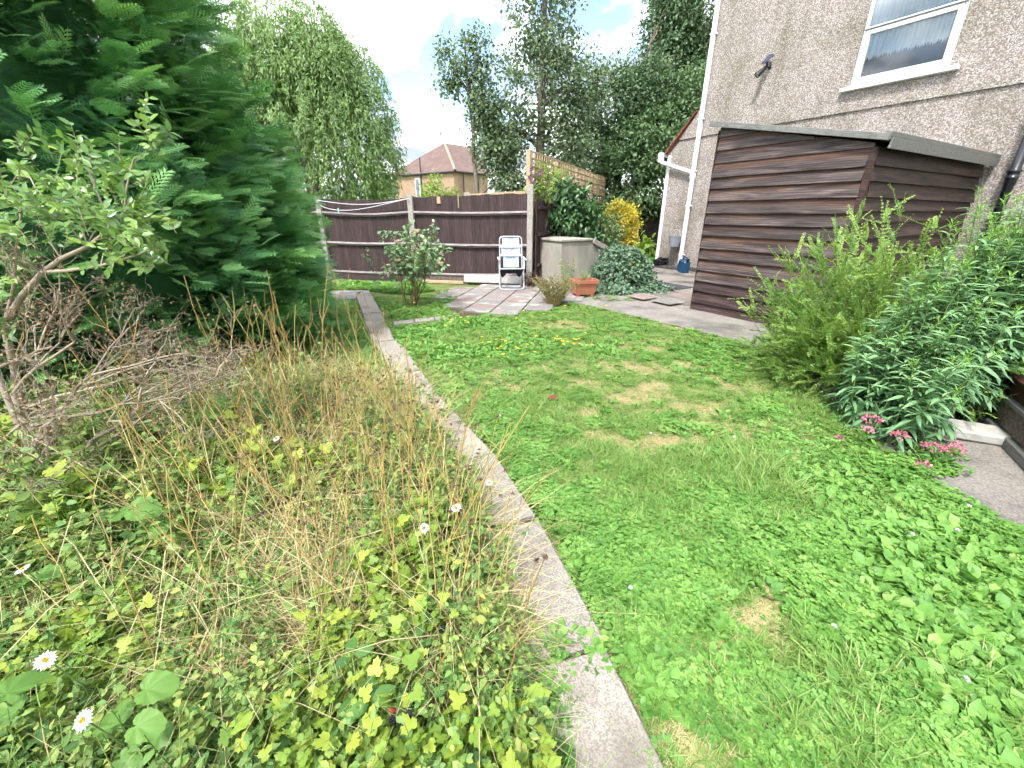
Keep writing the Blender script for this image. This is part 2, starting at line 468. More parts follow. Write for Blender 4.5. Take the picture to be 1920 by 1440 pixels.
M['greywood'] = surf('grey_timber', [(0.09, 0.09, 0.085), (0.17, 0.168, 0.158), (0.23, 0.225, 0.21)], scale=6, rough=0.85, bump=0.4, stretch=(2, 12, 12), stain=(3, (0.12, 0.12, 0.10), 0.55, 0.75))
M['roofcap'] = surf('roof_felt', [(0.10, 0.10, 0.10), (0.20, 0.20, 0.195)], scale=14, rough=0.95, bump=0.6, bscale=120)
M['alu'] = plain('aluminium', (0.48, 0.50, 0.54), rough=0.32, metal=0.35)
M['armrest'] = plain('white_plastic', (0.58, 0.59, 0.61), rough=0.4)
M['darkcloth'] = plain('dark_cloth', (0.012, 0.016, 0.026), rough=0.9)
M['terracotta'] = surf('terracotta_plastic', [(0.30, 0.105, 0.06), (0.38, 0.15, 0.085)], scale=7, rough=0.55, bump=0.1, spec=0.4)
M['zinc'] = plain('grey_bucket', (0.22, 0.23, 0.27), rough=0.45)
M['blueplastic'] = plain('blue_plastic', (0.012, 0.055, 0.12), rough=0.35)
M['bag'] = plain('black_bag', (0.012, 0.012, 0.015), rough=0.25, bump=0.6, bscale=25)
M['stone'] = surf('stone_block', [(0.32, 0.305, 0.28), (0.44, 0.42, 0.395)], scale=9, rough=0.85, bump=0.4, stain=(5, (0.26, 0.24, 0.22), 0.55, 0.7))
M['brick'] = surf('brick_block', [(0.3, 0.15, 0.1), (0.42, 0.25, 0.17)], scale=10, rough=0.9)
M['rope'] = plain('washing_line', (0.62, 0.62, 0.65), rough=0.6)
M['redboard'] = surf('dark_red_board', [(0.030, 0.009, 0.008), (0.06, 0.018, 0.014)], scale=6, rough=0.7, bump=0.2)
M['oldplank'] = surf('old_plank', [(0.055, 0.038, 0.030), (0.13, 0.10, 0.082), (0.24, 0.20, 0.17)], scale=5, rough=0.85, bump=0.5, stretch=(10, 1.5, 10), bscale=16)
M['mat'] = plain('rubber_mat', (0.06, 0.06, 0.07), rough=0.8)
M['farwall'] = surf('far_render', [(0.28, 0.19, 0.125), (0.35, 0.245, 0.165)], scale=3, rough=0.95, bump=0.2, rand=False)
M['farroof'] = surf('far_roof_tile', [(0.11, 0.072, 0.064), (0.165, 0.112, 0.097)], scale=2.2, rough=0.9, bump=0.3, bscale=12, rand=False, vary=0.0)
M['ridge'] = surf('ridge_tile', [(0.30, 0.19, 0.14), (0.38, 0.25, 0.19)], scale=5, rough=0.9)
M['farpipe'] = plain('dark_gutter', (0.03, 0.03, 0.035), rough=0.5)
M['farglass'] = plain('far_glass', (0.12, 0.15, 0.19), rough=0.1, spec=0.8)
M['bark'] = surf('bark', [(0.10, 0.085, 0.065), (0.22, 0.195, 0.16)], scale=9, rough=0.95, bump=0.6, stretch=(3, 3, 0.6), bscale=20)
M['twig'] = surf('pale_twig', [(0.16, 0.125, 0.09), (0.30, 0.25, 0.19)], scale=20, rough=0.9, bump=0.3)

def pebbledash():
    m, t, out = new_mat('pebbledash')
    b = N(t, 'ShaderNodeBsdfPrincipled'); mp = mapped(t, (1, 1, 1), rand=False)
    v1 = N(t, 'ShaderNodeTexVoronoi'); v1.inputs['Scale'].default_value = 74
    t.links.new(mp.outputs[0], v1.inputs['Vector'])
    s1 = N(t, 'ShaderNodeSeparateColor'); t.links.new(v1.outputs['Color'], s1.inputs[0])
    r1 = ramp(t, [(0.165, 0.136, 0.122), (0.305, 0.26, 0.238), (0.235, 0.193, 0.175), (0.41, 0.375, 0.355), (0.29, 0.243, 0.195), (0.20, 0.182, 0.182), (0.465, 0.43, 0.415), (0.32, 0.27, 0.248)])
    r1.color_ramp.interpolation = 'CONSTANT'
    t.links.new(s1.outputs[0], r1.inputs[0])
    n = N(t, 'ShaderNodeTexNoise'); n.inputs['Scale'].default_value = 1.1; n.inputs['Detail'].default_value = 6
    t.links.new(mp.outputs[0], n.inputs['Vector'])
    r2 = ramp(t, [(0.72, 0.71, 0.62), (0.97, 0.97, 0.94), (1.08, 1.05, 1.05)], [0.32, 0.5, 0.68]); t.links.new(n.outputs['Fac'], r2.inputs[0])
    mu = N(t, 'ShaderNodeMix', data_type='RGBA', blend_type='MULTIPLY'); mu.inputs[0].default_value = 1
    t.links.new(r1.outputs[0], mu.inputs[6]); t.links.new(r2.outputs[0], mu.inputs[7])
    mps = mapped(t, (2.6, 2.6, 0.28), rand=False); ns = N(t, 'ShaderNodeTexNoise'); ns.inputs['Scale'].default_value = 1.6; ns.inputs['Detail'].default_value = 5
    t.links.new(mps.outputs[0], ns.inputs['Vector'])
    r3 = ramp(t, [(0.66, 0.64, 0.56), (1.0, 1.0, 1.0)], [0.34, 0.52]); t.links.new(ns.outputs['Fac'], r3.inputs[0])
    mu2 = N(t, 'ShaderNodeMix', data_type='RGBA', blend_type='MULTIPLY'); mu2.inputs[0].default_value = 0.45
    t.links.new(mu.outputs[2], mu2.inputs[6]); t.links.new(r3.outputs[0], mu2.inputs[7])
    t.links.new(mu2.outputs[2], b.inputs['Base Color']); b.inputs['Roughness'].default_value = 0.85
    bp = N(t, 'ShaderNodeBump'); bp.inputs['Strength'].default_value = 0.7; bp.inputs['Distance'].default_value = 0.012; bp.invert = True
    t.links.new(v1.outputs['Distance'], bp.inputs['Height']); t.links.new(bp.outputs[0], b.inputs['Normal'])
    t.links.new(b.outputs[0], out.inputs[0])
    return m
M['pebble'] = pebbledash()

def shedboard(name, top, low, greyness):
    """weatherboard: grain along local X, bare brown in the strip the board above used to cover, greyed below"""
    m, t, out = new_mat(name)
    b = N(t, 'ShaderNodeBsdfPrincipled')
    mp = mapped(t, (0.9, 9, 11)); nz = N(t, 'ShaderNodeTexNoise')
    nz.inputs['Scale'].default_value = 2.2; nz.inputs['Detail'].default_value = 8; nz.inputs['Distortion'].default_value = 0.8
    t.links.new(mp.outputs[0], nz.inputs['Vector'])
    wv = N(t, 'ShaderNodeTexWave', wave_type='BANDS', bands_direction='Z'); wv.inputs['Scale'].default_value = 2.6
    wv.inputs['Distortion'].default_value = 7; wv.inputs['Detail'].default_value = 3; wv.inputs['Detail Scale'].default_value = 0.6
    mp2 = mapped(t, (0.5, 2, 5)); t.links.new(mp2.outputs[0], wv.inputs['Vector'])
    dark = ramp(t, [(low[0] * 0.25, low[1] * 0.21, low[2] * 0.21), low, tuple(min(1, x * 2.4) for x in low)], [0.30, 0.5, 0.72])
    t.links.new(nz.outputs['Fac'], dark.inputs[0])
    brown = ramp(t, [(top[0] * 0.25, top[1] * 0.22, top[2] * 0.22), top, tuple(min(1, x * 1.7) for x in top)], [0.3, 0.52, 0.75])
    t.links.new(nz.outputs['Fac'], brown.inputs[0])
    tcn = N(t, 'ShaderNodeTexCoord'); sp = N(t, 'ShaderNodeSeparateXYZ'); t.links.new(tcn.outputs['Object'], sp.inputs[0])
    n3 = N(t, 'ShaderNodeTexNoise'); n3.inputs['Scale'].default_value = 2.0; n3.inputs['Detail'].default_value = 4
    mp3 = mapped(t, (1, 1, 3)); t.links.new(mp3.outputs[0], n3.inputs['Vector'])
    ma = N(t, 'ShaderNodeMath', operation='MULTIPLY_ADD'); ma.inputs[1].default_value = 0.16; t.links.new(n3.outputs['Fac'], ma.inputs[0]); t.links.new(sp.outputs[2], ma.inputs[2])
    rr = ramp(t, [(0, 0, 0), (1, 1, 1)], [0.155, 0.205]); t.links.new(ma.outputs[0], rr.inputs[0])
    mx1 = N(t, 'ShaderNodeMix', data_type='RGBA'); t.links.new(rr.outputs[0], mx1.inputs[0]); t.links.new(dark.outputs[0], mx1.inputs[6]); t.links.new(brown.outputs[0], mx1.inputs[7])
    wr = ramp(t, [(0.55, 0.52, 0.5), (1.1, 1.1, 1.1)], [0.15, 0.6]); t.links.new(wv.outputs['Fac'], wr.inputs[0])
    mu = N(t, 'ShaderNodeMix', data_type='RGBA', blend_type='MULTIPLY'); mu.inputs[0].default_value = 0.8
    t.links.new(mx1.outputs[2], mu.inputs[6]); t.links.new(wr.outputs[0], mu.inputs[7])
    oi = N(t, 'ShaderNodeObjectInfo'); hv = N(t, 'ShaderNodeHueSaturation'); m3 = N(t, 'ShaderNodeMath', operation='MULTIPLY_ADD')
    m3.inputs[1].default_value = 0.5; m3.inputs[2].default_value = 0.75; t.links.new(oi.outputs['Random'], m3.inputs[0]); t.links.new(m3.outputs[0], hv.inputs['Value'])
    t.links.new(mu.outputs[2], hv.inputs['Color']); t.links.new(hv.outputs[0], b.inputs['Base Color'])
    b.inputs['Roughness'].default_value = 0.62; b.inputs['Specular IOR Level'].default_value = 0.4
    bp = N(t, 'ShaderNodeBump'); bp.inputs['Strength'].default_value = 0.35; bp.inputs['Distance'].default_value = 0.004
    t.links.new(nz.outputs['Fac'], bp.inputs['Height']); t.links.new(bp.outputs[0], b.inputs['Normal'])
    t.links.new(b.outputs[0], out.inputs[0])
    return m
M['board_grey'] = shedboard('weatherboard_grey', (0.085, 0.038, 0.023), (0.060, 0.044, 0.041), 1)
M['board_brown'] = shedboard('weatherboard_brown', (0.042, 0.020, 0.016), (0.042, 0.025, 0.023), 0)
M['board_dark'] = shedboard('weatherboard_unweathered_shaded', (0.030, 0.015, 0.011), (0.033, 0.020, 0.016), 0)  # darker copy for the side face: less weathered wood plus shade in the colour

def glassmat():
    m, t, out = new_mat('window_glass')
    fr = N(t, 'ShaderNodeFresnel'); fr.inputs['IOR'].default_value = 1.5
    ad = N(t, 'ShaderNodeMath', operation='ADD'); ad.inputs[1].default_value = 0.08; t.links.new(fr.outputs[0], ad.inputs[0])
    tr = N(t, 'ShaderNodeBsdfTransparent'); tr.inputs[0].default_value = (0.92, 0.96, 0.98, 1)
    gl = N(t, 'ShaderNodeBsdfGlossy'); gl.inputs['Roughness'].default_value = 0.03
    mi = N(t, 'ShaderNodeMixShader'); t.links.new(ad.outputs[0], mi.inputs[0]); t.links.new(tr.outputs[0], mi.inputs[1]); t.links.new(gl.outputs[0], mi.inputs[2])
    t.links.new(mi.outputs[0], out.inputs[0])
    return m
M['glass'] = glassmat()
M['curtain'] = leafmat('net_curtain', [(0.62, 0.74, 0.80), (0.88, 0.92, 0.95)], trans=0.25, rough=0.9)
M['room'] = plain('room_wall', (0.07, 0.085, 0.12), rough=0.9)

# ------------------------------------------------------------------ ground, beds, paths
def sheet(name, pts, z, mat):
    bm = bmesh.new(); bm.faces.new([bm.verts.new((p[0], p[1], z)) for p in pts])
    return tag(bmobj(name, bm, mat), kind='structure')
sheet('ground', [(-220, -60), (220, -60), (220, 400), (-220, 400)], -0.012, M['ground'])
def xy(u, v): p = g(u, v); return (p.x, p.y)

path_px = [(697, 553), (716, 588), (722, 602), (731, 617), (741, 641), (768, 665), (790, 698), (812, 731), (851, 774), (926, 855), (1006, 976), (1133, 1213), (1262, 1470)]
path_R = [Vector(xy(*p)) for p in path_px]
path_R.append(path_R[-1] + (path_R[-1] - path_R[-2]) * 1.2)
PATH_W = 0.265
def path_frame(i):
    a = path_R[max(0, i - 1)]; b = path_R[min(len(path_R) - 1, i + 1)]
    d = (b - a).normalized(); return d, Vector((d.y, -d.x))     # along, and towards the bed side
path_L = []
for i in range(len(path_R)):
    d, n = path_frame(i)
    if n.x > 0: n = -n
    path_L.append(path_R[i] + n * PATH_W)

gp = bmobj('garden_path', (lambda bm: (prism(bm, [tuple(p) for p in path_R] + [tuple(p) for p in reversed(path_L)], -0.02, 0.002), bm)[1])(bmesh.new()), M['soil'])
tag(gp, kind='structure')
def slab(name, quad, z0, z1, mat, parent, gap=0.008, bev=0.006):
    c = sum((Vector(q) for q in quad), Vector((0, 0))) / len(quad)
    q = [Vector(p) + (c - Vector(p)).normalized() * gap for p in quad]
    bm = bmesh.new(); prism(bm, [(p.x - c.x, p.y - c.y) for p in q], z0, z1)
    if bev:
        bmesh.ops.recalc_face_normals(bm, faces=bm.faces)
        bmesh.ops.bevel(bm, geom=[e for e in bm.edges if e.verts[0].co.z > (z0 + z1) / 2 and e.verts[1].co.z > (z0 + z1) / 2], offset=bev, segments=1, affect='EDGES')
    o = bmobj(name, bm, mat, parent); o.location = (c.x, c.y, random.uniform(-0.004, 0.004)); o.rotation_euler = (random.uniform(-.006, .006), random.uniform(-.006, .006), 0)
    return o
for i in range(len(path_R) - 1):
    jog = (random.uniform(-0.012, 0.012), random.uniform(-0.01, 0.01))
    q = [path_R[i], path_R[i + 1], path_L[i + 1], path_L[i]]
    slab('slab', [Vector((p.x + jog[0], p.y + jog[1])) for p in q], -0.015, 0.026, M['slab'], gp, 0.012)
# concrete edging kerb on the bed side, and the cross strips at the far end
for i in range(10, len(path_R) - 1):
    n0 = (path_L[i] - path_R[i]).normalized(); n1_ = (path_L[i + 1] - path_R[i + 1]).normalized()
    slab('edging_kerb', [path_L[i] + n0 * 0.022, path_L[i + 1] + n1_ * 0.022, path_L[i + 1] + n1_ * 0.075, path_L[i] + n0 * 0.075], -0.05, 0.035, M['slab'], gp, 0.004, 0.005)
sA, sB = g(738, 612), g(852, 598); sA2, sB2 = g(737, 606), g(850, 592)
for k in range(3):
    t0, t1 = k / 3, (k + 1) / 3
    L_ = lambda a, b, t: Vector(((a + (b - a) * t).x, (a + (b - a) * t).y))
    slab('slab', [L_(sA, sB, t0), L_(sA, sB, t1), L_(sA2, sB2, t1), L_(sA2, sB2, t0)], -0.015, 0.022, M['slab'], gp, 0.008)
for (a, b, c_, d_) in [((588, 568), (668, 562), (672, 550), (598, 555)), ((598, 554), (672, 549), (690, 546), (606, 546)), ((673, 561), (697, 552), (690, 546), (676, 549))]:
    slab('slab', [Vector(xy(*p)) for p in (a, b, c_, d_)], -0.015, 0.02, M['patio'], gp, 0.01)

# patio by the fence
FU = Vector((0.976, -0.2165)); FV = Vector((0.2165, 0.976))
pt = sheet('patio', [xy(812, 545), xy(856, 597), xy(905, 592), xy(1030, 583), xy(1068, 562), xy(1090, 545), xy(1010, 530)], 0.0, M['soil'])
pat0 = Vector(xy(1032, 584))
rows, cols_ = 9, 8
for i in range(cols_):
    for j in range(rows):
        a = pat0 - FU * 0.44 * (i - 1.0) + FV * (0.30 * j + (0.08 if i % 2 else 0)) - FV * 0.4
        q = [a, a - FU * 0.43, a - FU * 0.43 + FV * 0.292, a + FV * 0.292]
        cx = sum(p.x for p in q) / 4; cy = sum(p.y for p in q) / 4
        ppoly = [xy(818, 543), xy(858, 597), xy(910, 592), xy(1034, 582), xy(1085, 562), xy(1085, 545), xy(1000, 530)]
        if not inpoly(np.array([cx]), np.array([cy]), ppoly)[0]: continue
        slab('slab', q, -0.01, 0.022, M['patio_red'] if random.random() < 0.22 else M['patio'], pt, 0.009)

# concrete path on the house side, with the raised brick-red pad towards the house
CP = [(1.02, 7.05), (1.65, 7.95), (2.2, 7.6), (2.9, 6.6), (3.8, 5.0), (6.9, 6.8), (7.6, 6.0), (5.0, 2.0), (4.2, 0.1), (2.62, 0.1), (2.42, 1.2), (2.34, 1.62), (2.3, 2.2), (2.48, 2.7), (2.66, 3.4), (2.74, 4.1), (2.66, 4.75), (2.2, 5.45), (1.7, 6.15), (1.25, 6.8)]
bm = bmesh.new(); prism(bm, CP, -0.03, 0.012)
tag(bmobj('concrete_path', bm, M['concrete']), kind='structure')
pad = [(2.2, 7.62), (2.92, 6.62), (3.0, 6.75), (4.9, 10.2), (4.3, 11.0), (3.7, 11.9), (2.6, 9.6), (1.9, 8.3)]
bm = bmesh.new(); prism(bm, pad, -0.03, 0.05)
po = tag(bmobj('yard_paving', bm, M['concrete']), kind='structure')
for k, (u, v, du) in enumerate([(1205, 561, 42), (1252, 570, 44), (1236, 552, 40), (1280, 559, 40), (1262, 544, 36), (1222, 541, 30)]):
    a = Vector(xy(u, v)); w = Vector((0.515, -0.857)) * 0.42; h = Vector((0.857, 0.515)) * 0.42
    slab('slab', [a - w / 2 - h / 2, a + w / 2 - h / 2, a + w / 2 + h / 2, a - w / 2 + h / 2], 0.042, 0.056, M['patio_red'] if k % 3 != 1 else M['patio'], po, 0.008)
bed_poly = [tuple(path_L[7] + Vector((-0.08, 0)))] + [(p.x - 0.07, p.y) for p in path_L[8:]] + [(-5.5, -0.3), (-5.5, 3.6), (-2.5, 3.9), (-1.35, 3.6)]
sheet('flower_bed', bed_poly, -0.004, M['soil'])

# ------------------------------------------------------------------ the house
HR = math.atan2(-0.857, 0.515)
house = thing('house', 'pebbledashed house with white window and pipes behind the timber shed', 'house', (4.34, 11.05, 0), HR)
W0, W1, WZ0, WZ1 = 2.86, 4.14, 3.40, 5.35
XE, ZT, ZC, YP = 9.5, 6.4, 3.04, -0.03
def wall_mesh():
    bm = bmesh.new()
    def q(*p): bm.faces.new([bm.verts.new(x) for x in p])
    xl = -0.85; xm = -0.1
    q((xl, 0, 0), (XE, 0, 0), (XE, 0, ZC), (xl, 0, ZC - 0.0))                               # lower face
    q((xl, 0, ZC), (XE, 0, ZC), (XE, YP, ZC - 0.012), (xl, YP, ZC - 0.012))                    # drip under the upper render
    def up(x0, x1, z0, z1): q((x0, YP, z0), (x1, YP, z0), (x1, YP, z1), (x0, YP, z1))
    zs = ZC - 0.012
    q((xl + 0.28, YP, zs), (xm, YP, zs), (xm, YP, 3.60))                                      # gable of the lean-to
    up(xm, W0, zs, ZT); up(W1, XE, zs, ZT); up(W0, W1, zs, WZ0); up(W0, W1, WZ1, ZT)
    for a, b in (((W0, WZ0), (W0, WZ1)), ((W0, WZ1), (W1, WZ1)), ((W1, WZ1), (W1, WZ0)), ((W1, WZ0), (W0, WZ0))):
        q((a[0], YP, a[1]), (b[0], YP, b[1]), (b[0], 0.14, b[1]), (a[0], 0.14, a[1]))
    q((xm, YP, 3.0), (xm, 7, 3.0), (xm, 7, ZT), (xm, YP, ZT))
    q((xl, 0, 0), (xl, 3.2, 0), (xl, 3.2, 2.78), (xl, 0, 2.78))
    q((xl, 0, 2.78), (xl + 0.28, 0, ZC), (xl + 0.28, YP, ZC - 0.012))
    q((xl, 3.2, 0), (XE, 3.2, 0), (XE, 3.2, 3), (xl, 3.2, 3))
    q((XE, 0, 0), (XE, 7, 0), (XE, 7, ZT), (XE, 0, ZT)); q((xm, 7, 0), (XE, 7, 0), (XE, 7, ZT), (xm, 7, ZT))
    return bm
bm = wall_mesh()
# the lower left face must end at the lean-to slope, not above it
me = bpy.data.meshes.new('wall'); bm.to_mesh(me); bm.free(); finish(me, M['pebble'], False)
meobj('wall', me, house)
box('room_back', (W0 - 0.6, W1 + 0.6, 0.9, 0.95, 2.6, 5.9), M['room'], house, 0)
box('room_floor', (W0 - 0.6, W1 + 0.6, 0.15, 0.9, 2.55, 2.6), M['room'], house, 0)
box('quoin', (-0.875, -0.775, -0.012, 0.3, 0.14, 2.72), M['whitepaint'], house, 0.006)
box('plinth', (-0.9, -0.02, -0.16, 0.02, 0, 0.13), M['plinth'], house, 0.01)
box('plinth', (0.0, XE, -0.035, 0.02, 0, 0.15), M['plinth'], house, 0.006)
# lean-to roof: verge tiles up the slope, roof slab
lr = bmobj('lean_to_roof', (lambda b: (b, [bbox(b, 0, 1.12, 0.02, 3.3, -0.05, 0.0, 0.0)])[0])(bmesh.new()), M['tile'], house)
lr.location = (-0.93, -0.02, 2.74); lr.rotation_euler = (0, -math.atan2(0.86, 0.83), 0)
tile_me = None
for k in range(9):
    if tile_me is None:
        o = box('verge_tile', (0, 0.14, -0.07, 0.16, 0, 0.022), M['tile'], lr, 0.005); tile_me = o.data
    else:
        o = meobj('verge_tile', tile_me, lr)
    o.location = (0.01 + k * 0.122, 0, 0.003 + (0.004 if k % 2 else 0)); o.rotation_euler = (0, 0.05, 0)
# gutter, branch pipe, downpipe
gt = bmesh.new(); bbox(gt, -1.06, -0.94, -0.16, 3.2, 2.70, 2.79, 0.012); bmobj('gutter', gt, M['white'], house)
def tube_part(name, pts, rad, mat, parent, sides=12, smooth=True):
    gg = Geo(); gg.tube(pts, rad, sides); return gg.build(name, mat, parent, world=False, smooth=smooth)
def sqtube(name, pts, w, mat, parent):
    gg = Geo(); gg.tube(pts, w * 0.7071, 4); return gg.build(name, mat, parent, world=False)
box('gutter_outlet', (-1.05, -0.95, -0.15, -0.05, 2.58, 2.70), M['white'], house, 0.008)
sqtube('branch_pipe', [(-1.0, -0.10, 2.63), (-0.97, -0.10, 2.57), (-0.03, -0.085, 2.28)], 0.068, M['white'], house)
dp = box('downpipe', (-0.042, 0.042, -0.125, -0.048, 0.13, 6.3), M['white'], house, 0.012)
for z in (0.42, 1.55, 2.30, 3.35, 4.9):
    box('pipe_clip', (-0.062, 0.062, -0.131, -0.028, z, z + 0.03), M['white'], dp, 0.004)
box('pipe_socket', (-0.05, 0.05, -0.133, -0.04, 2.16, 2.27), M['white'], dp, 0.006)
# black soil pipe with collars
bm = bmesh.new()
prof = [(0.055, 0.05)]
for z in (1.86,):
    prof += [(0.055, z - 0.10), (0.062, z - 0.095), (0.064, z - 0.02), (0.073, z - 0.015), (0.073, z + 0.005), (0.064, z + 0.01), (0.064, z + 0.06), (0.076, z + 0.065), (0.076, z + 0.09), (0.068, z + 0.095), (0.055, z + 0.11)]
prof += [(0.055, 4.1), (0.07, 4.11), (0.07, 4.2), (0.055, 4.22), (0.055, 6.3)]
lathe(bm, prof, 5.27, -0.13, 22)
bmobj('soil_pipe', bm, M['blackpipe'], house, smooth=True)
box('pipe_bracket', (5.17, 5.37, -0.10, 0.0, 2.6, 2.635), M['blackpipe'], house, 0.004)
# window
win = bpy.data.objects.new('window', None); win.empty_display_size = 0.1; link(win, house)
def winbox(nm, x0, x1, z0, z1, y0, y1, mt=M['white'], bev=0.006): return box(nm, (x0, x1, y0, y1, z0, z1), mt, win, bev)
yF0, yF1 = -0.005, 0.06
winbox('frame', W0 + .002, W0 + 0.055, WZ0 + .002, WZ1, yF0, yF1); winbox('frame', W1 - 0.055, W1 - .002, WZ0 + .002, WZ1, yF0, yF1)
winbox('frame', W0 + 0.055, W1 - 0.055, WZ0 + .002, WZ0 + 0.06, yF0, yF1); winbox('frame', W0 + 0.055, W1 - 0.055, WZ1 - .06, WZ1 - .002, yF0, yF1)
winbox('transom', W0 + 0.055, W1 - 0.055, 4.165, 4.215, yF0 - 0.003, yF1)
x0, x1, z0, z1 = W0 + 0.056, W1 - 0.056, WZ0 + 0.061, 4.164
for d4 in ((x0, x0 + 0.055, z0, z1), (x1 - 0.055, x1, z0, z1), (x0 + 0.055, x1 - 0.055, z0, z0 + 0.055), (x0 + 0.055, x1 - 0.055, z1 - 0.055, z1)):
    winbox('sash', *d4, yF0 - 0.018, yF1 - 0.01)
winbox('weather_bar', W0 + 0.02, W1 - 0.02, 4.178, 4.192, yF0 - 0.03, yF0 - 0.0035, M['greywood'], 0.002)
def pane(x0, x1, z0, z1, y):
    bm = bmesh.new(); bbox(bm, x0, x1, y, y + 0.006, z0, z1); return bmobj('pane', bm, M['glass'], win)
pane(x0 + 0.05, x1 - 0.05, z0 + 0.05, z1 - 0.05, 0.012); pane(W0 + 0.05, W1 - 0.05, 4.21, WZ1 - 0.055, 0.015)
winbox('sill', W0 - 0.10, W1 + 0.13, 3.335, 3.392, -0.12, 0.05)
def curtain(name, xa, xb, ztop, zlow, y, n, scallop):
    xs = np.linspace(xa, xb, n); gg = Geo(); v = []; f = []
    nz_ = 6
    for j in range(nz_ + 1):
        for i, x in enumerate(xs):
            zl = zlow + scallop * (0.5 + 0.5 * math.sin(i * 1.9)) + 0.012 * math.sin(i * 0.37)
            z = ztop + (zl - ztop) * j / nz_
            v.append((x, y + 0.022 * math.sin(i * 0.55 + 0.3 * math.sin(i * 0.13)) + 0.01 * math.sin(i * 1.7), z))
    for j in range(nz_):
        for i in range(n - 1):
            a = j * n + i; f += [(a, a + 1, a + n + 1), (a, a + n + 1, a + n)]
    r_ = (np.array([0.5 + 0.5 * math.sin(k % n * 0.9) for k in range(len(v))]))
    gg.add(v, f, r_); gg.build(name, M['curtain'], win, world=False, smooth=True)
curtain('net_curtain', W0 + 0.05, W1 - 0.05, 5.3, 3.76, 0.058, 150, 0.05)
# simple hipped roof above the frame
bm = bmesh.new()
a = [bm.verts.new(p) for p in ((-0.5, -0.4, ZT), (XE + 0.4, -0.4, ZT), (XE + 0.4, 7.4, ZT), (-0.5, 7.4, ZT))]; r1 = bm.verts.new((3.4, 3.5, 9.2)); r2 = bm.verts.new((6, 3.5, 9.2))
for f in ((a[0], a[1], r2, r1), (a[1], a[2], r2), (a[2], a[3], r1, r2), (a[3], a[0], r1), (a[3], a[2], a[1], a[0])): bm.faces.new(f)
bmobj('roof', bm, M['tile'], house)

# solar spotlight on the wall
HM = Matrix.Translation((4.34, 11.05, 0)) @ Matrix.Rotation(HR, 4, 'Z')
sp_loc = HM @ Vector((1.33, -0.03, 4.03))
spl = thing('solar_spotlight', 'black solar spotlight screwed to the pebbledash wall beside the window', 'wall light', sp_loc, HR)
bm = bmesh.new(); lathe(bm, [(0.032, -0.02), (0.032, 0.0), (0.014, 0.005), (0.012, 0.09)], n=14)
o = bmobj('wall_bracket', bm, M['blackplastic'], spl, smooth=False); o.rotation_euler = (R(90), 0, 0); o.location = (0.03, -0.005, -0.01)
bm = bmesh.new(); lathe(bm, [(0.018, 0.0), (0.03, 0.02), (0.05, 0.15), (0.056, 0.19), (0.056, 0.21), (0.047, 0.21), (0.045, 0.19)], n=20, cap1=False)
lh = bmobj('lamp_head', bm, M['blackplastic'], spl, smooth=False)
bm = bmesh.new(); lathe(bm, [(0.0455, 0.186), (0.0455, 0.196)], n=20); bmobj('lens', bm, M['glasslens'], lh)
lh.location = (0.02, -0.10, -0.005); lh.rotation_euler = Vector((-0.52, -0.75, -0.85)).to_track_quat('Z', 'Y').to_euler()
sp2 = box('solar_panel', (-0.062, 0.062, -0.10, 0.10, -0.008, 0.008), M['blackplastic'], spl, 0.004)
sp2.location = (0.03, -0.12, 0.115); sp2.rotation_euler = (R(50), R(12), R(-15))
box('cell', (-0.052, 0.052, -0.09, 0.09, 0.0085, 0.0105), M['solar'], sp2, 0)
box('hinge', (0.01, 0.045, -0.12, -0.085, 0.0, 0.075), M['blackplastic'], spl, 0.006)

# ------------------------------------------------------------------ timber shed
shed = thing('garden_shed', 'weathered brown timber shed with overlapping boards against the pebbledash house', 'shed', (2.83, 6.54, 0), HR)
SW, SD = 1.84, 3.50
edges_z = [-0.02, 0.13, 0.30, 0.45, 0.61, 0.77, 0.92, 1.10, 1.25, 1.40, 1.56, 1.72, 1.86, 2.03, 2.19, 2.35, 2.52]
ztop = lambda x: 2.47 - (2.47 - 2.05) * x / SW
def weatherboard(name, L0, L1, h, mat, parent, ragged=0.004):
    """board along local X from L0 to L1, foot at z=0 standing proud, top tucked in"""
    n = 10; bm = bmesh.new(); rows_ = []
    for i in range(n + 1):
        x = L0 + (L1 - L0) * i / n; e = random.uniform(-ragged, ragged)
        rows_.append([bm.verts.new((x, -0.044, e)), bm.verts.new((x, -0.031, h * 0.4)), bm.verts.new((x, -0.006, h)), bm.verts.new((x, 0.002, h)), bm.verts.new((x, -0.006, e))])
    for a, b in zip(rows_, rows_[1:]):
        for k in range(5): bm.faces.new((a[k], b[k], b[(k + 1) % 5], a[(k + 1) % 5]))
    bm.faces.new(rows_[0][::-1]); bm.faces.new(rows_[-1])
    return bmobj(name, bm, mat, parent)
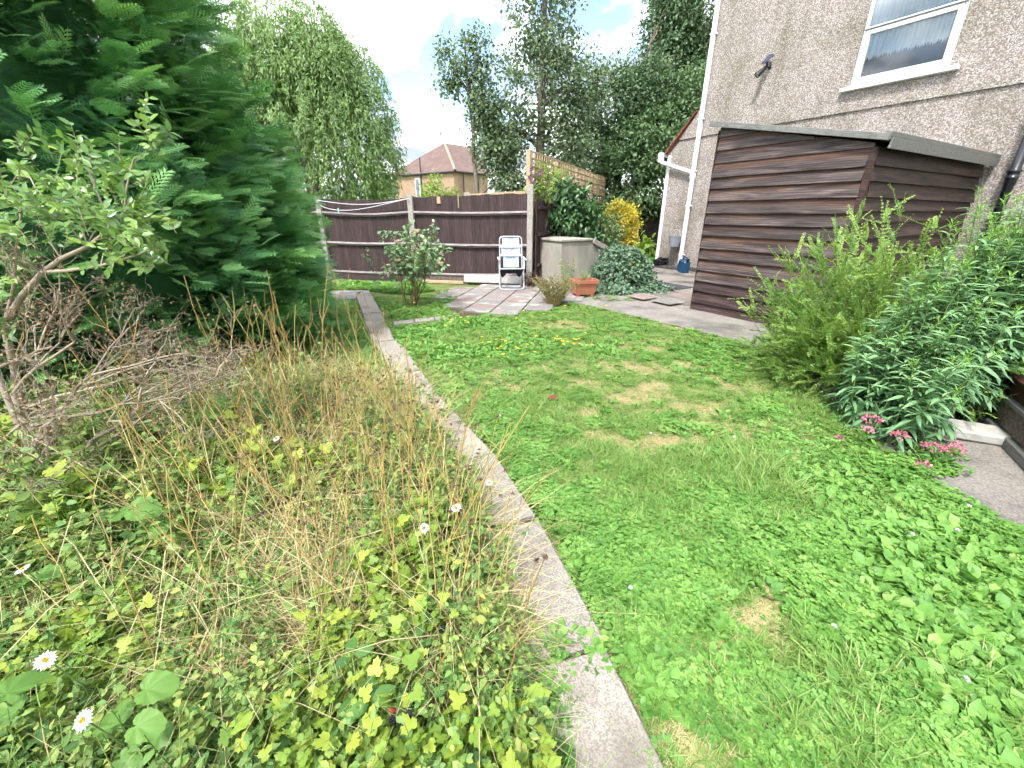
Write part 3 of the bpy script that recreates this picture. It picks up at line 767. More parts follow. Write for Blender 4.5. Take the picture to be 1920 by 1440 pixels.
for k in range(len(edges_z) - 1):
    z0, z1 = edges_z[k], edges_z[k + 1] + 0.018
    if z0 > 2.47: continue
    # cut to the roof slope: the board ends where the roof comes down to it
    xr = SW if z1 < 2.05 else max(0.15, min(SW, (2.47 - z0 - 0.05) / (2.47 - 2.05) * SW))
    if z1 > 2.05 and k >= len(edges_z) - 4:
        bm = bmesh.new(); n = 8
        xe = min(SW, (2.47 - z0) / 0.42 * SW)
        pts = [(x, z0) for x in np.linspace(0.0, xe, n)] + [(x, min(z1, ztop(x) + 0.02)) for x in np.linspace(xe, 0.0, n)]
        a = [bm.verts.new((p[0], -0.026 + 0.02 * (p[1] - z0) / 0.17, p[1] - z0)) for p in pts]; b = [bm.verts.new((p[0], 0.002, p[1] - z0)) for p in pts]
        bm.faces.new(a); bm.faces.new(b[::-1])
        for i in range(len(pts)): bm.faces.new((a[i], b[i], b[(i + 1) % len(pts)], a[(i + 1) % len(pts)]))
        o = bmobj('board', bm, M['board_grey'], shed)
    else:
        o = weatherboard('board', 0.0, SW - 0.02, z1 - z0, M['board_brown'] if k < 3 else M['board_grey'], shed)
    o.location = (random.uniform(-0.006, 0.003), 0, z0); o.rotation_euler = (0, random.uniform(-0.003, 0.003), 0)
zr = [0.0, 0.17, 0.33, 0.49, 0.65, 0.81, 0.97, 1.13, 1.30, 1.42, 1.56, 1.72, 1.87, 2.03]
for k in range(len(zr) - 1):
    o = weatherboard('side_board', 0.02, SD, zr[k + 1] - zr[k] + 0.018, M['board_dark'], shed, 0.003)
    o.location = (SW, 0, zr[k]); o.rotation_euler = (0, random.uniform(-0.002, 0.002), R(90))
    if k == 10: o.location.y += 0.04; o.rotation_euler.y += 0.004
box('corner_post', (SW - 0.025, SW + 0.032, -0.035, 0.02, 0, 2.03), M['board_brown'], shed, 0.004)
box('corner_post', (-0.02, 0.0, -0.032, 0.04, 0, 2.43), M['board_brown'], shed, 0.003)
# back and inner walls so the shed is closed
bm = bmesh.new()
pts = [(0.0, 0, 0), (0.0, SD, 0), (0.0, SD, 2.43), (0.0, 0, 2.43)]
bm.faces.new([bm.verts.new((p[0] + .003, p[1] + .003, p[2])) for p in pts])
bm.faces.new([bm.verts.new(p) for p in ((0.003, SD, 0), (SW, SD, 0), (SW, SD, 2.0), (0.003, SD, 2.43))])
bm.faces.new([bm.verts.new(p) for p in ((0.003, 0.004, 0), (SW - .003, 0.004, 0), (SW - .003, 0.004, 2.02), (0.003, 0.004, 2.43))])
bm.faces.new([bm.verts.new(p) for p in ((SW - 0.004, 0.004, 0), (SW - 0.004, SD, 0), (SW - .004, SD, 2.02), (SW - .004, 0.004, 2.02))])
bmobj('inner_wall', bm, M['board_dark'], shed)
sl_a = math.atan2(2.54 - 2.14, 2.0)
rf = bpy.data.objects.new('roof', None); rf.empty_display_size = 0.1; link(rf, shed); rf.location = (-0.12, 0, 2.515); rf.rotation_euler = (0, sl_a, 0)
RL = 2.13
box('roof_deck', (0, RL, -0.06, SD + 0.06, -0.012, 0.014), M['roofcap'], rf, 0.003)
o = box('barge_board', (-0.01, RL, -0.10, -0.062, -0.022, 0.042), M['greywood'], rf, 0.004)
o = box('eaves_batten', (RL - 0.06, RL, -0.06, SD + 0.06, 0.016, 0.065), M['greywood'], rf, 0.005)
o = box('fascia', (RL + 0.001, RL + 0.022, -0.02, SD + 0.03, -0.085, 0.014), M['greywood'], rf, 0.003)

# ------------------------------------------------------------------ close-board fence with concrete posts
fence = thing('board_fence', 'dark brown close-board fence with concrete posts behind the rose bush', 'fence', (-2.1, 9.45, 0))
P = [Vector((-6.4, 10.40)), Vector((-4.2, 9.91)), Vector((-2.1, 9.45)), Vector((0.36, 8.9))]
PH = [1.72, 1.74, 1.76, 1.92]
def concrete_post(p, h, parent, ang):
    bm = bmesh.new()
    prof = [(-0.055, 0), (0.055, 0), (0.055, h - 0.03), (0.035, h), (-0.035, h), (-0.055, h - 0.03)]
    a = [bm.verts.new((x, -0.05, z)) for x, z in prof]; b = [bm.verts.new((x, 0.05, z)) for x, z in prof]
    bm.faces.new(a); bm.faces.new(b[::-1])
    for i in range(len(prof)): bm.faces.new((a[i], b[i], b[(i + 1) % len(prof)], a[(i + 1) % len(prof)]))
    o = bmobj('concrete_post', bm, M['post'], parent, world=True)
    o.location = (p.x, p.y, 0); o.rotation_euler = (0, 0, ang)
    return o
fb_me = None
for b in range(3):
    a, c_ = P[b], P[b + 1]; d = (c_ - a); L = d.length; d.normalize(); ang = math.atan2(d.y, d.x); n = Vector((-d.y, d.x))
    if b == 0: concrete_post(a, PH[0], fence, ang)
    concrete_post(c_, PH[b + 1], fence, ang)
    h0, h1 = PH[b] - 0.06, PH[b + 1] - 0.07 - (0.09 if b == 2 else 0)
    nb = int(L / 0.098)
    for i in range(nb):
        t = (i + 0.5) / nb; p = a + d * (0.05 + (L - 0.1) * t) + n * 0.03
        h = h0 + (h1 - h0) * t + random.uniform(-0.012, 0.012) - 0.03 * math.sin(math.pi * t) * (1 if b == 1 else 0)
        if fb_me is None:
            bm = bmesh.new(); bbox(bm, -0.057, 0.057, -0.010, 0.004, 0, 1, 0.0)
            for v_ in bm.verts:
                if v_.co.x > 0: v_.co.y += 0.008
            o = bmobj('board', bm, M['fence'], fence, world=True); fb_me = o.data
        else:
            o = bpy.data.objects.new('board', fb_me); link(o, fence, inv_of(fence))
        o.location = (p.x, p.y, 0.06); o.scale = (1, 1, h - 0.06)
        o.rotation_euler = (0, random.uniform(-0.008, 0.008), ang + random.uniform(-0.03, 0.03))
    for z in (0.17, 0.79, 1.41):
        bm = bmesh.new(); k = 12; rr_ = []
        for i in range(k + 1):
            t = i / k; sag = -0.035 * math.sin(math.pi * t) * (1.3 if b == 1 else 0.6) if z > 1 else -0.02 * math.sin(math.pi * t)
            x = 0.04 + (L - 0.08) * t; zz = z + sag
            if b == 2 and z < 0.5: zz += 0.04 * t
            rr_.append([bm.verts.new((x, yy, zz + dz)) for yy, dz in ((-0.045, 0.002), (-0.012, 0.036), (0.018, 0.03), (0.018, -0.03), (-0.012, -0.036))])
        for A, B in zip(rr_, rr_[1:]):
            for q_ in range(5): bm.faces.new((A[q_], B[q_], B[(q_ + 1) % 5], A[(q_ + 1) % 5]))
        bm.faces.new(rr_[0][::-1]); bm.faces.new(rr_[-1])
        o = bmobj('rail', bm, M['rail'], fence, world=True); o.location = (a.x, a.y, 0); o.rotation_euler = (0, 0, ang)
    gb = box('gravel_board', (0.06, L - 0.06, -0.02, 0.015, 0.0, 0.13), M['fence'] if b < 2 else M['oldplank'], fence, 0.004, world=True)
    gb.location = (a.x, a.y, 0); gb.rotation_euler = (0, 0, ang)
ang2 = math.atan2((P[3] - P[2]).y, (P[3] - P[2]).x)
kb = box('leaning_slab', (1.15, 2.42, -0.20, -0.15, 0.0, 0.16), M['stone'], fence, 0.006, world=True); kb.location = (P[2].x, P[2].y, 0.01); kb.rotation_euler = (R(-12), 0, ang2)
kb = box('timber_strip', (0.15, 1.13, -0.17, -0.10, 0.0, 0.06), M['pale'], fence, 0.004, world=True); kb.location = (P[2].x, P[2].y, 0.0); kb.rotation_euler = (0, 0, ang2)
for (x, z, w, h) in ((0.58, 1.58, 0.075, 0.13), (1.03, 1.50, 0.02, 0.26)):
    kb = box('repair_patch', (x, x + w, -0.004, 0.016, z, z + h), M['pale'], fence, 0.002, world=True); kb.location = (P[2].x, P[2].y, 0); kb.rotation_euler = (0, 0, ang2)
# the fence turns back behind the concrete bunker
sf = thing('side_fence', 'dark brown board fence running back behind the laurel bush', 'fence', (0.55, 8.98, 0))
sd = Vector((2.9, 6.9)).normalized(); s_ang = math.atan2(sd.y, sd.x)
for i in range(72):
    p = Vector((0.50, 8.98)) + sd * 0.1 * i
    o = bpy.data.objects.new('board', fb_me); link(o, sf, inv_of(sf)); o.location = (p.x, p.y, 0.03); o.scale = (1, 1, 1.62 + random.uniform(-0.01, 0.01)); o.rotation_euler = (0, 0, s_ang + random.uniform(-.03, .03))
for z in (0.4, 1.0, 1.5):
    o = box('rail', (0, 7.2, -0.06, -0.012, z - 0.03, z + 0.03), M['fence'], sf, 0.004, world=True); o.location = (0.50, 8.98, 0); o.rotation_euler = (0, 0, s_ang)
# neighbour's pale fence with trellis
tf = thing('trellis_fence', 'new pale timber fence with square trellis top above the laurel bush', 'trellis', (0.36, 9.16, 0))
t0 = Vector((0.34, 9.16)); TL = 7.4
lv = lh_ = None
for i in range(int(TL / 0.12)):
    p = t0 + sd * 0.12 * i
    if i % 1 == 0:
        if lv is None:
            o = box('board', (-0.056, 0.056, -0.008, 0.008, 0, 1.80), M['pale'], tf, 0.002, world=True); lv = o.data
        else:
            o = bpy.data.objects.new('board', lv); link(o, tf, inv_of(tf))
        o.location = (p.x, p.y, 0.05); o.rotation_euler = (0, 0, s_ang)
lat = None
for i in range(int(TL / 0.15) + 1):
    p = t0 + sd * 0.15 * i
    if lat is None:
        o = box('lath', (-0.014, 0.014, -0.010, 0.010, 0, 0.58), M['pale'], tf, 0.002, world=True); lat = o.data
    else:
        o = bpy.data.objects.new('lath', lat); link(o, tf, inv_of(tf))
    o.location = (p.x, p.y, 1.94); o.rotation_euler = (0, 0, s_ang)
lat2 = None
for z in (1.97, 2.11, 2.25, 2.39, 2.51):
    if lat2 is None:
        o = box('rail', (0, TL, -0.034, -0.012, -0.014, 0.014), M['pale'], tf, 0.002, world=True); lat2 = o.data
    else:
        o = bpy.data.objects.new('rail', lat2); link(o, tf, inv_of(tf))
    o.location = (t0.x, t0.y, z); o.rotation_euler = (0, 0, s_ang)
for k in range(5):
    p = t0 + sd * 1.83 * k
    o = box('post', (-0.04, 0.04, -0.03, 0.05, 0, 2.53), M['pale'], tf, 0.004, world=True); o.location = (p.x, p.y, 0); o.rotation_euler = (0, 0, s_ang)
# neighbour's pale rail fence seen over the board fence
nf = thing('pale_fence', 'pale new timber fence top showing above the dark board fence', 'fence', (-1.05, 11.0, 0))
a, b = Vector((-1.08, 11.0)), Vector((0.30, 9.42)); d = b - a; L = d.length; ang = math.atan2(d.y, d.x)
for i in range(int(L / 0.15)):
    o = box('board', (0.15 * i, 0.15 * i + 0.145, 0.0, 0.015, 0.05, 1.76), M['pale'], nf, 0.002, world=True); o.location = (a.x, a.y, 0); o.rotation_euler = (0, 0, ang)
o = box('capping', (0, L, -0.03, 0.04, 1.762, 1.82), M['pale'], nf, 0.004, world=True); o.location = (a.x, a.y, 0); o.rotation_euler = (0, 0, ang)
concrete_post(a, 1.86, nf, ang)
# dark panel far back, beyond the corner of the house
df = thing('panel_fence', 'dark brown lap panel fence at the back beyond the house corner', 'fence', (5.4, 17.2, 0))
a, b = Vector((3.6, 16.4)), Vector((7.6, 18.2)); d = b - a; L = d.length; ang = math.atan2(d.y, d.x)
for k in range(12):
    o = weatherboard('board', 0.0, L, 0.155, M['fence'], df); o.matrix_parent_inverse = inv_of(df); o.location = (a.x, a.y, 0.05 + 0.14 * k); o.rotation_euler = (0, 0, ang)
for k in range(4):
    o = box('batten', (L * k / 3 - 0.03, L * k / 3 + 0.03, -0.07, -0.028, 0, 1.8), M['fence'], df, 0.003, world=True); o.location = (a.x, a.y, 0); o.rotation_euler = (0, 0, ang)

# washing line slung between the two posts, with a peg
wl = thing('washing_line', 'sagging white washing line tied between two concrete fence posts', 'washing line', (-4.2, 9.84, 0))
for sag, dz in ((0.10, 0.0), (0.19, -0.03)):
    pts = []
    for i in range(25):
        t = i / 24; p = Vector((-4.2, 9.82)) + (Vector((-2.1, 9.36)) - Vector((-4.2, 9.82))) * t
        pts.append((p.x, p.y, 1.66 + dz * (1 - t) - sag * math.sin(math.pi * t ** (0.6 if dz else 1)) + 0.02 * t))
    gg = Geo(); gg.tube(pts, 0.006, 5); gg.build('rope', M['rope'], wl, smooth=True)
pg = box('peg', (-0.012, 0.012, -0.01, 0.01, -0.07, 0.02), plain('peg_plastic', (0.25, 0.5, 0.45)), wl, 0.003, world=True); pg.location = (-3.72, 9.71, 1.48)

# ------------------------------------------------------------------ concrete coal bunker
bk = thing('coal_bunker', 'old concrete coal bunker with sloping lid between chair and ivy mound', 'coal bunker', (0.97, 8.56, 0))
A = Vector((0.97, 8.56)); Bx = (Vector((2.06, 9.22)) - A); Lx = Bx.length; Bx.normalize(); By = Vector((-Bx.y, Bx.x)); Ly = 1.02
b_ang = math.atan2(Bx.y, Bx.x)
bm = bmesh.new(); prof = [(0, 0), (Lx, 0), (Lx, 0.66), (Lx * 0.60, 0.88), (0, 0.88)]
a_ = [bm.verts.new((x, 0, z)) for x, z in prof]; b_ = [bm.verts.new((x, Ly, z)) for x, z in prof]
bm.faces.new(a_); bm.faces.new(b_[::-1])
for i in range(5): bm.faces.new((a_[i], b_[i], b_[(i + 1) % 5], a_[(i + 1) % 5]))
bmesh.ops.recalc_face_normals(bm, faces=bm.faces); bmesh.ops.bevel(bm, geom=list(bm.edges), offset=0.012, segments=2, affect='EDGES')
def wp(o, a=A, an=b_ang): o.location = (a.x, a.y, 0); o.rotation_euler = (0, 0, an); return o
wp(bmobj('body', bm, M['bunker'], bk, world=True))
wp(box('top_slab', (-0.03, Lx * 0.60, -0.03, Ly + 0.03, 0.882, 0.93), M['bunker'], bk, 0.01, world=True))
o = box('sloping_lid', (0, 0.62, -0.02, Ly + 0.02, 0.0, 0.03), M['bunker'], bk, 0.006, world=True)
pL = A + Bx * Lx * 0.605; o.location = (pL.x, pL.y, 0.885); o.rotation_euler = (0, math.atan2(0.22, Lx * 0.4), b_ang)
o = box('lid_rim', (0, 0.62, -0.05, -0.022, -0.05, 0.045), M['bunker'], bk, 0.006, world=True); o.location = (pL.x, pL.y, 0.885); o.rotation_euler = (0, math.atan2(0.22, Lx * 0.4), b_ang)

# ------------------------------------------------------------------ folding garden chair
ch = thing('folding_chair', 'white folding garden chair with torn seat on the patio by the fence', 'chair', (-0.01, 8.35, 0.02), R(4))
def ctube(name, pts, r=0.0125, mat=None): gg = Geo(); gg.tube(pts, r, 8); return gg.build(name, mat or M['alu'], ch, world=False, smooth=True)
def rounded(pts, r=0.05, n=4):
    out = [pts[0]]
    for i in range(1, len(pts) - 1):
        p = Vector(pts[i]); a = (Vector(pts[i - 1]) - p).normalized(); b = (Vector(pts[i + 1]) - p).normalized()
        for k in range(n + 1):
            t = k / n; out.append(tuple(p + a * r * (1 - t) ** 2 + b * r * t ** 2))
    out.append(pts[-1]); return out
w = 0.235
ctube('front_leg_frame', rounded([(-w, 0.06, 0.56), (-w, -0.14, 0.012), (w, -0.14, 0.012), (w, 0.06, 0.56)]))
ctube('rear_leg_frame', rounded([(-w + 0.03, -0.20, 0.40), (-w + 0.03, 0.22, 0.012), (w - 0.03, 0.22, 0.012), (w - 0.03, -0.20, 0.40)]))
ctube('back_frame', rounded([(-w + 0.02, 0.10, 0.34), (-w + 0.02, 0.26, 0.96), (w - 0.02, 0.26, 0.96), (w - 0.02, 0.10, 0.34)], 0.07))
ctube('seat_frame', rounded([(-w + 0.015, 0.14, 0.37), (-w + 0.015, -0.24, 0.41), (w - 0.015, -0.24, 0.41), (w - 0.015, 0.14, 0.37)], 0.04))
for sx in (-1, 1):
    bm = bmesh.new(); bbox(bm, sx * w - 0.022 + sx * 0.012, sx * w + 0.022 + sx * 0.012, -0.25, 0.20, 0.565, 0.59, 0.009); bmobj('armrest', bm, M['armrest'], ch)
    ctube('arm_strut', [(sx * w, -0.14, 0.56), (sx * w, -0.20, 0.40)], 0.009)
def fabric(name, rows_, mat, n=14, sag=0.02):
    gg = Geo(); v = []; f = []; m_ = len(rows_)
    for (y, z, hw) in rows_:
        for i in range(n + 1):
            t = i / n * 2 - 1; v.append((t * hw, y + sag * (1 - t * t), z - sag * 0.3 * (1 - t * t)))
    for j in range(m_ - 1):
        for i in range(n):
            a = j * (n + 1) + i; f += [(a, a + 1, a + n + 2), (a, a + n + 2, a + n + 1)]
    v2 = [(x, y + 0.006, z) for x, y, z in v]; gg.add(v, f, 0.5); gg.add(v2, [(c3, b3, a3) for a3, b3, c3 in f], 0.5)
    return gg.build(name, mat, ch, world=False, smooth=True)
M['chairfab'] = surf('floral_fabric', [(0.36, 0.39, 0.46), (0.54, 0.56, 0.60)], scale=22, rough=0.8, bump=0.1, stain=(26, (0.26, 0.29, 0.40), 0.54, 0.60))
M['chairplain'] = plain('pale_blue_fabric', (0.36, 0.48, 0.55), rough=0.8)
bk_y = lambda z: 0.10 + 0.16 * (z - 0.34) / 0.62
fabric('headrest', [(bk_y(z), z, 0.165) for z in (0.95, 0.90, 0.84, 0.785)], M['chairfab'])
fabric('back_panel', [(bk_y(z) - 0.004, z, 0.185) for z in (0.765, 0.72, 0.67, 0.635)], M['chairfab'])
fabric('lower_panel', [(bk_y(z) - 0.01, z, 0.15) for z in (0.60, 0.53, 0.46, 0.40)], M['chairplain'], sag=0.03)
for z, hh in ((0.775, 0.018), (0.618, 0.02)):
    bm = bmesh.new(); bbox(bm, -w + 0.01, w - 0.01, bk_y(z) - 0.022, bk_y(z) - 0.008, z - hh, z + hh, 0.006); bmobj('back_band', bm, M['armrest'], ch)
gg = Geo(); v = []; f = []; n = 18
for j in range(5):
    for i in range(n + 1):
        t = i / n; x = (t * 2 - 1) * (w - 0.015)
        drop = [0.0, 0.03, 0.06, 0.10, 0.13][j] * (0.5 + 0.6 * abs(math.sin(t * 5.3 + 0.6)) + 0.25 * math.sin(t * 17))
        v.append((x, -0.235 + 0.06 * j * (0.4 + 0.4 * math.sin(t * 3)), 0.405 - drop))
for j in range(4):
    for i in range(n):
        a = j * (n + 1) + i; f += [(a, a + 1, a + n + 2), (a, a + n + 2, a + n + 1)]
gg.add(v, f, 0.5); gg.build('torn_seat', M['darkcloth'], ch, world=False)

# ------------------------------------------------------------------ terracotta planter
pl = thing('planter', 'rectangular terracotta coloured plastic planter on feet beside the ivy mound', 'planter', (1.28, 7.62, 0.02), R(14))
bm = bmesh.new()
def frus(z0, z1, a0, b0, a1, b1, flip=False):
    lo = [bm.verts.new((sx * a0, sy * b0, z0)) for sx, sy in ((-1, -1), (1, -1), (1, 1), (-1, 1))]
    hi = [bm.verts.new((sx * a1, sy * b1, z1)) for sx, sy in ((-1, -1), (1, -1), (1, 1), (-1, 1))]
    for i in range(4): bm.faces.new((lo[i], lo[(i + 1) % 4], hi[(i + 1) % 4], hi[i]))
    return lo, hi
lo, hi = frus(0.04, 0.23, 0.165, 0.12, 0.205, 0.155); bm.faces.new(lo[::-1])
l2, h2 = frus(0.232, 0.29, 0.225, 0.175, 0.23, 0.18)
for i in range(4): bm.faces.new((hi[i], hi[(i + 1) % 4], l2[(i + 1) % 4], l2[i]))
l3, h3 = frus(0.29, 0.29, 0.23, 0.18, 0.205, 0.155)
l4, h4 = frus(0.29, 0.22, 0.205, 0.155, 0.195, 0.147)
bm.faces.new(h4)
bmesh.ops.remove_doubles(bm, verts=bm.verts, dist=0.0005)
bmobj('tub', bm, M['terracotta'], pl)
for sx in (-1, 1):
    for sy in (-1, 1): box('foot', (sx * 0.13 - 0.03, sx * 0.13 + 0.03, sy * 0.09 - 0.025, sy * 0.09 + 0.025, 0, 0.042), M['terracotta'], pl, 0.006)
box('compost', (-0.19, 0.19, -0.14, 0.14, 0.222, 0.24), M['soil'], pl, 0)

# ------------------------------------------------------------------ bits by the house corner
bu = thing('bucket', 'grey bucket hanging from the white downpipe', 'bucket', HM @ Vector((-0.17, -0.20, 0.62)), HR)
bm = bmesh.new(); lathe(bm, [(0.115, 0.0), (0.118, 0.01), (0.145, 0.235), (0.152, 0.24), (0.152, 0.255), (0.142, 0.255), (0.112, 0.02)], n=24, cap1=False)
bmobj('pail', bm, M['zinc'], bu, smooth=False)
gg = Geo(); gg.tube([(0.148 * math.cos(a), 0.02 * math.sin(a), 0.235 + 0.17 * math.sin(a)) for a in np.linspace(0, math.pi, 14)], 0.005, 6); gg.build('handle', M['alu'], bu, world=False, smooth=True)
wc = thing('jerry_can', 'dark blue plastic jerry can leaning at the foot of the downpipe', 'jerry can', HM @ Vector((0.33, -0.38, 0.05)), HR + R(-20))
bm = bmesh.new(); bbox(bm, -0.16, 0.16, -0.09, 0.09, 0, 0.30, 0.03)
for v_ in bm.verts:
    if v_.co.z > 0.2: v_.co.x *= 0.88
o = bmobj('body', bm, M['blueplastic'], wc); o.rotation_euler = (0, R(10), 0)
gg = Geo(); gg.tube(rounded([(-0.09, 0, 0.27), (-0.09, 0, 0.37), (0.07, 0, 0.37), (0.08, 0, 0.27)], 0.03), 0.018, 8); o = gg.build('handle', M['blueplastic'], wc, world=False, smooth=True); o.rotation_euler = (0, R(10), 0)
bm = bmesh.new(); lathe(bm, [(0.028, 0.28), (0.028, 0.33), (0.034, 0.331), (0.034, 0.365), (0.02, 0.37)], cx=0.115, n=14); o = bmobj('cap', bm, M['blackplastic'], wc); o.rotation_euler = (0, R(10), 0)
bg = thing('rubbish_bag', 'crumpled black plastic bag lying on the plinth at the house corner', 'bag', HM @ Vector((-0.62, -0.10, 0.13)), HR)
bm = bmesh.new(); bmesh.ops.create_icosphere(bm, subdivisions=3, radius=1)
for v_ in bm.verts:
    k = 1 + 0.22 * math.sin(v_.co.x * 7 + 1) * math.cos(v_.co.y * 6) + 0.15 * math.sin(v_.co.z * 9 + v_.co.x * 5)
    v_.co = Vector((v_.co.x * 0.24 * k, v_.co.y * 0.10 * k, max(0.0, 0.08 + v_.co.z * 0.10 * k + 0.05 * v_.co.x)))
bmobj('plastic', bm, M['bag'], bg)
mt = thing('door_mat', 'dark grey rubber mat lying on the paving by the downpipe', 'mat', tuple(g(1252, 536, 0.052)), HR)
box('rubber', (-0.42, 0.42, -0.26, 0.26, 0, 0.012), M['mat'], mt, 0.004)
for k in range(9): box('ridge', (-0.38 + k * 0.09, -0.35 + k * 0.09, -0.23, 0.23, 0.012, 0.018), M['mat'], mt, 0.002)

# ------------------------------------------------------------------ stone and low timber box at the right
st = tag(box('stone_block', (-0.15, 0.15, -0.10, 0.10, 0, 0.075), M['stone'], None, 0.016), 'loose pale stone block on the concrete under the tall leafy plant', 'stone')
st.location = (3.08, 2.46, 0.014); st.rotation_euler = (0, R(2), R(-22))
tb = thing('timber_box', 'low dark red timber box with old plank base beside the stone block', 'timber box', (3.40, 2.70, 0.012), math.atan2(-0.55, -0.33) + R(180))
# local +x points back along the edge, +y away from the lawn
box('sleeper', (-1.9, 0.9, -0.05, 0.04, 0, 0.07), M['greywood'], tb, 0.008)
box('base_plank', (-1.9, 0.9, -0.03, 0.01, 0.072, 0.23), M['oldplank'], tb, 0.006)
box('top_plank', (-1.9, 0.9, -0.05, 0.03, 0.232, 0.262), M['greywood'], tb, 0.005)
box('side_panel', (-1.9, 0.9, -0.02, 0.0, 0.264, 0.38), M['redboard'], tb, 0.004)
box('lid', (-1.92, 0.92, -0.9, 0.03, 0.382, 0.40), M['redboard'], tb, 0.004)
for xe in (-1.9, 0.88): box('end_panel', (xe, xe + 0.02, -0.9, -0.052, 0, 0.38), M['redboard'], tb, 0.003)

# ------------------------------------------------------------------ foliage palette
G = lambda *a: list(a)
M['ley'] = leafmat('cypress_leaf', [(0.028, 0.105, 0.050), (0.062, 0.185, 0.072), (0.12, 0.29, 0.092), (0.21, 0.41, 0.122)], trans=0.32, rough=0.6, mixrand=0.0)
M['willow'] = leafmat('willow_leaf', [(0.11, 0.195, 0.065), (0.19, 0.295, 0.10), (0.27, 0.38, 0.14)], trans=0.35, mixrand=0.0)
M['poplar'] = leafmat('pear_leaf', [(0.08, 0.13, 0.07), (0.14, 0.20, 0.10), (0.22, 0.29, 0.15)], trans=0.3, mixrand=0.0)
M['darktree'] = leafmat('dark_tree_leaf', [(0.055, 0.105, 0.055), (0.10, 0.165, 0.078), (0.155, 0.235, 0.105)], trans=0.28, mixrand=0.0)
M['paletree'] = leafmat('pale_tree_leaf', [(0.065, 0.125, 0.055), (0.12, 0.20, 0.085), (0.18, 0.265, 0.12)], trans=0.3, mixrand=0.0)
M['laurel'] = leafmat('laurel_leaf', [(0.022, 0.065, 0.025), (0.045, 0.11, 0.038), (0.075, 0.16, 0.055), (0.15, 0.26, 0.07)], trans=0.2, rough=0.35, spec=0.5, mixrand=0.0)
M['euon'] = leafmat('euonymus_leaf', [(0.05, 0.11, 0.045), (0.10, 0.18, 0.08), (0.20, 0.28, 0.13)], trans=0.25, mixrand=0.0)
M['gold'] = leafmat('golden_leaf', [(0.10, 0.16, 0.04), (0.34, 0.33, 0.05), (0.58, 0.48, 0.07), (0.64, 0.53, 0.10)], trans=0.35, mixrand=0.0)
M['ivy'] = leafmat('ivy_leaf', [(0.055, 0.115, 0.065), (0.105, 0.185, 0.11), (0.23, 0.31, 0.20)], trans=0.2, rough=0.45, mixrand=0.0)
M['lon'] = leafmat('shrub_honeysuckle_leaf', [(0.055, 0.14, 0.03), (0.125, 0.25, 0.05), (0.22, 0.35, 0.075), (0.34, 0.44, 0.11)], trans=0.3, rough=0.4, mixrand=0.0)
M['lance'] = leafmat('lance_leaf', [(0.11, 0.23, 0.11), (0.19, 0.345, 0.16), (0.29, 0.455, 0.21)], trans=0.3, rough=0.45, mixrand=0.0)
M['tip'] = leafmat('young_tip', [(0.16, 0.32, 0.06), (0.25, 0.42, 0.10)], trans=0.35, mixrand=0.0)
M['privet'] = leafmat('privet_leaf', [(0.075, 0.17, 0.055), (0.14, 0.265, 0.065), (0.25, 0.37, 0.075), (0.50, 0.51, 0.07)], pos=[0, 0.45, 0.85, 1.0], trans=0.3, rough=0.35, spec=0.5, mixrand=0.0)
M['roseleaf'] = leafmat('rose_leaf', [(0.085, 0.17, 0.085), (0.16, 0.27, 0.125), (0.25, 0.35, 0.16), (0.42, 0.40, 0.10)], pos=[0, 0.4, 0.9, 1.0], trans=0.25, rough=0.4, mixrand=0.0)
M['rosestem'] = leafmat('rose_stem', [(0.09, 0.075, 0.035), (0.17, 0.11, 0.05)], trans=0.0, rough=0.8, mixrand=0.0)
M['bright'] = leafmat('bright_leaf', [(0.10, 0.19, 0.035), (0.20, 0.31, 0.06), (0.30, 0.40, 0.09)], trans=0.35, mixrand=0.0)
M['wiry'] = leafmat('wiry_leaf', [(0.10, 0.10, 0.05), (0.17, 0.18, 0.08), (0.26, 0.25, 0.12)], trans=0.2, mixrand=0.0)
M['grass'] = leafmat('lawn_grass_blade', [(0.085, 0.185, 0.035), (0.145, 0.27, 0.055), (0.22, 0.345, 0.085), (0.33, 0.39, 0.145), (0.45, 0.42, 0.23)], pos=[0, 0.35, 0.65, 0.87, 1], trans=0.35, rough=0.55, mixrand=0.5)
M['weed'] = leafmat('lawn_weed_leaf', [(0.065, 0.175, 0.034), (0.12, 0.27, 0.05), (0.195, 0.36, 0.078), (0.30, 0.41, 0.11)], pos=[0, 0.4, 0.8, 1], trans=0.3, rough=0.5, mixrand=0.55)
M['straw'] = leafmat('straw', [(0.36, 0.28, 0.13), (0.52, 0.43, 0.22), (0.62, 0.54, 0.32)], trans=0.2, rough=0.8, mixrand=0.4)
M['meadowleaf'] = leafmat('bed_leaf', [(0.06, 0.14, 0.04), (0.125, 0.235, 0.062), (0.225, 0.325, 0.085), (0.42, 0.43, 0.11)], trans=0.35, rough=0.5, mixrand=0.5)
M['avens'] = leafmat('yellowing_leaf', [(0.11, 0.22, 0.04), (0.22, 0.33, 0.05), (0.37, 0.43, 0.07)], trans=0.4, rough=0.5, mixrand=0.3)
M['bigleaf'] = leafmat('large_leaf', [(0.10, 0.21, 0.045), (0.15, 0.28, 0.06)], trans=0.4, rough=0.5, mixrand=0.5)
M['bramble'] = leafmat('bramble_leaf', [(0.05, 0.13, 0.03), (0.10, 0.21, 0.05)], trans=0.3, rough=0.45, mixrand=0.3)
M['drystem'] = leafmat('dry_stem', [(0.26, 0.16, 0.06), (0.42, 0.30, 0.10), (0.54, 0.43, 0.18)], trans=0.1, rough=0.8, mixrand=0.6)
M['seed'] = leafmat('seed_head', [(0.07, 0.045, 0.03), (0.18, 0.125, 0.085)], trans=0.0, rough=0.9, mixrand=0.5)
M['stem'] = leafmat('green_stem', [(0.09, 0.16, 0.045), (0.16, 0.23, 0.07)], trans=0.1, rough=0.6, mixrand=0.3)
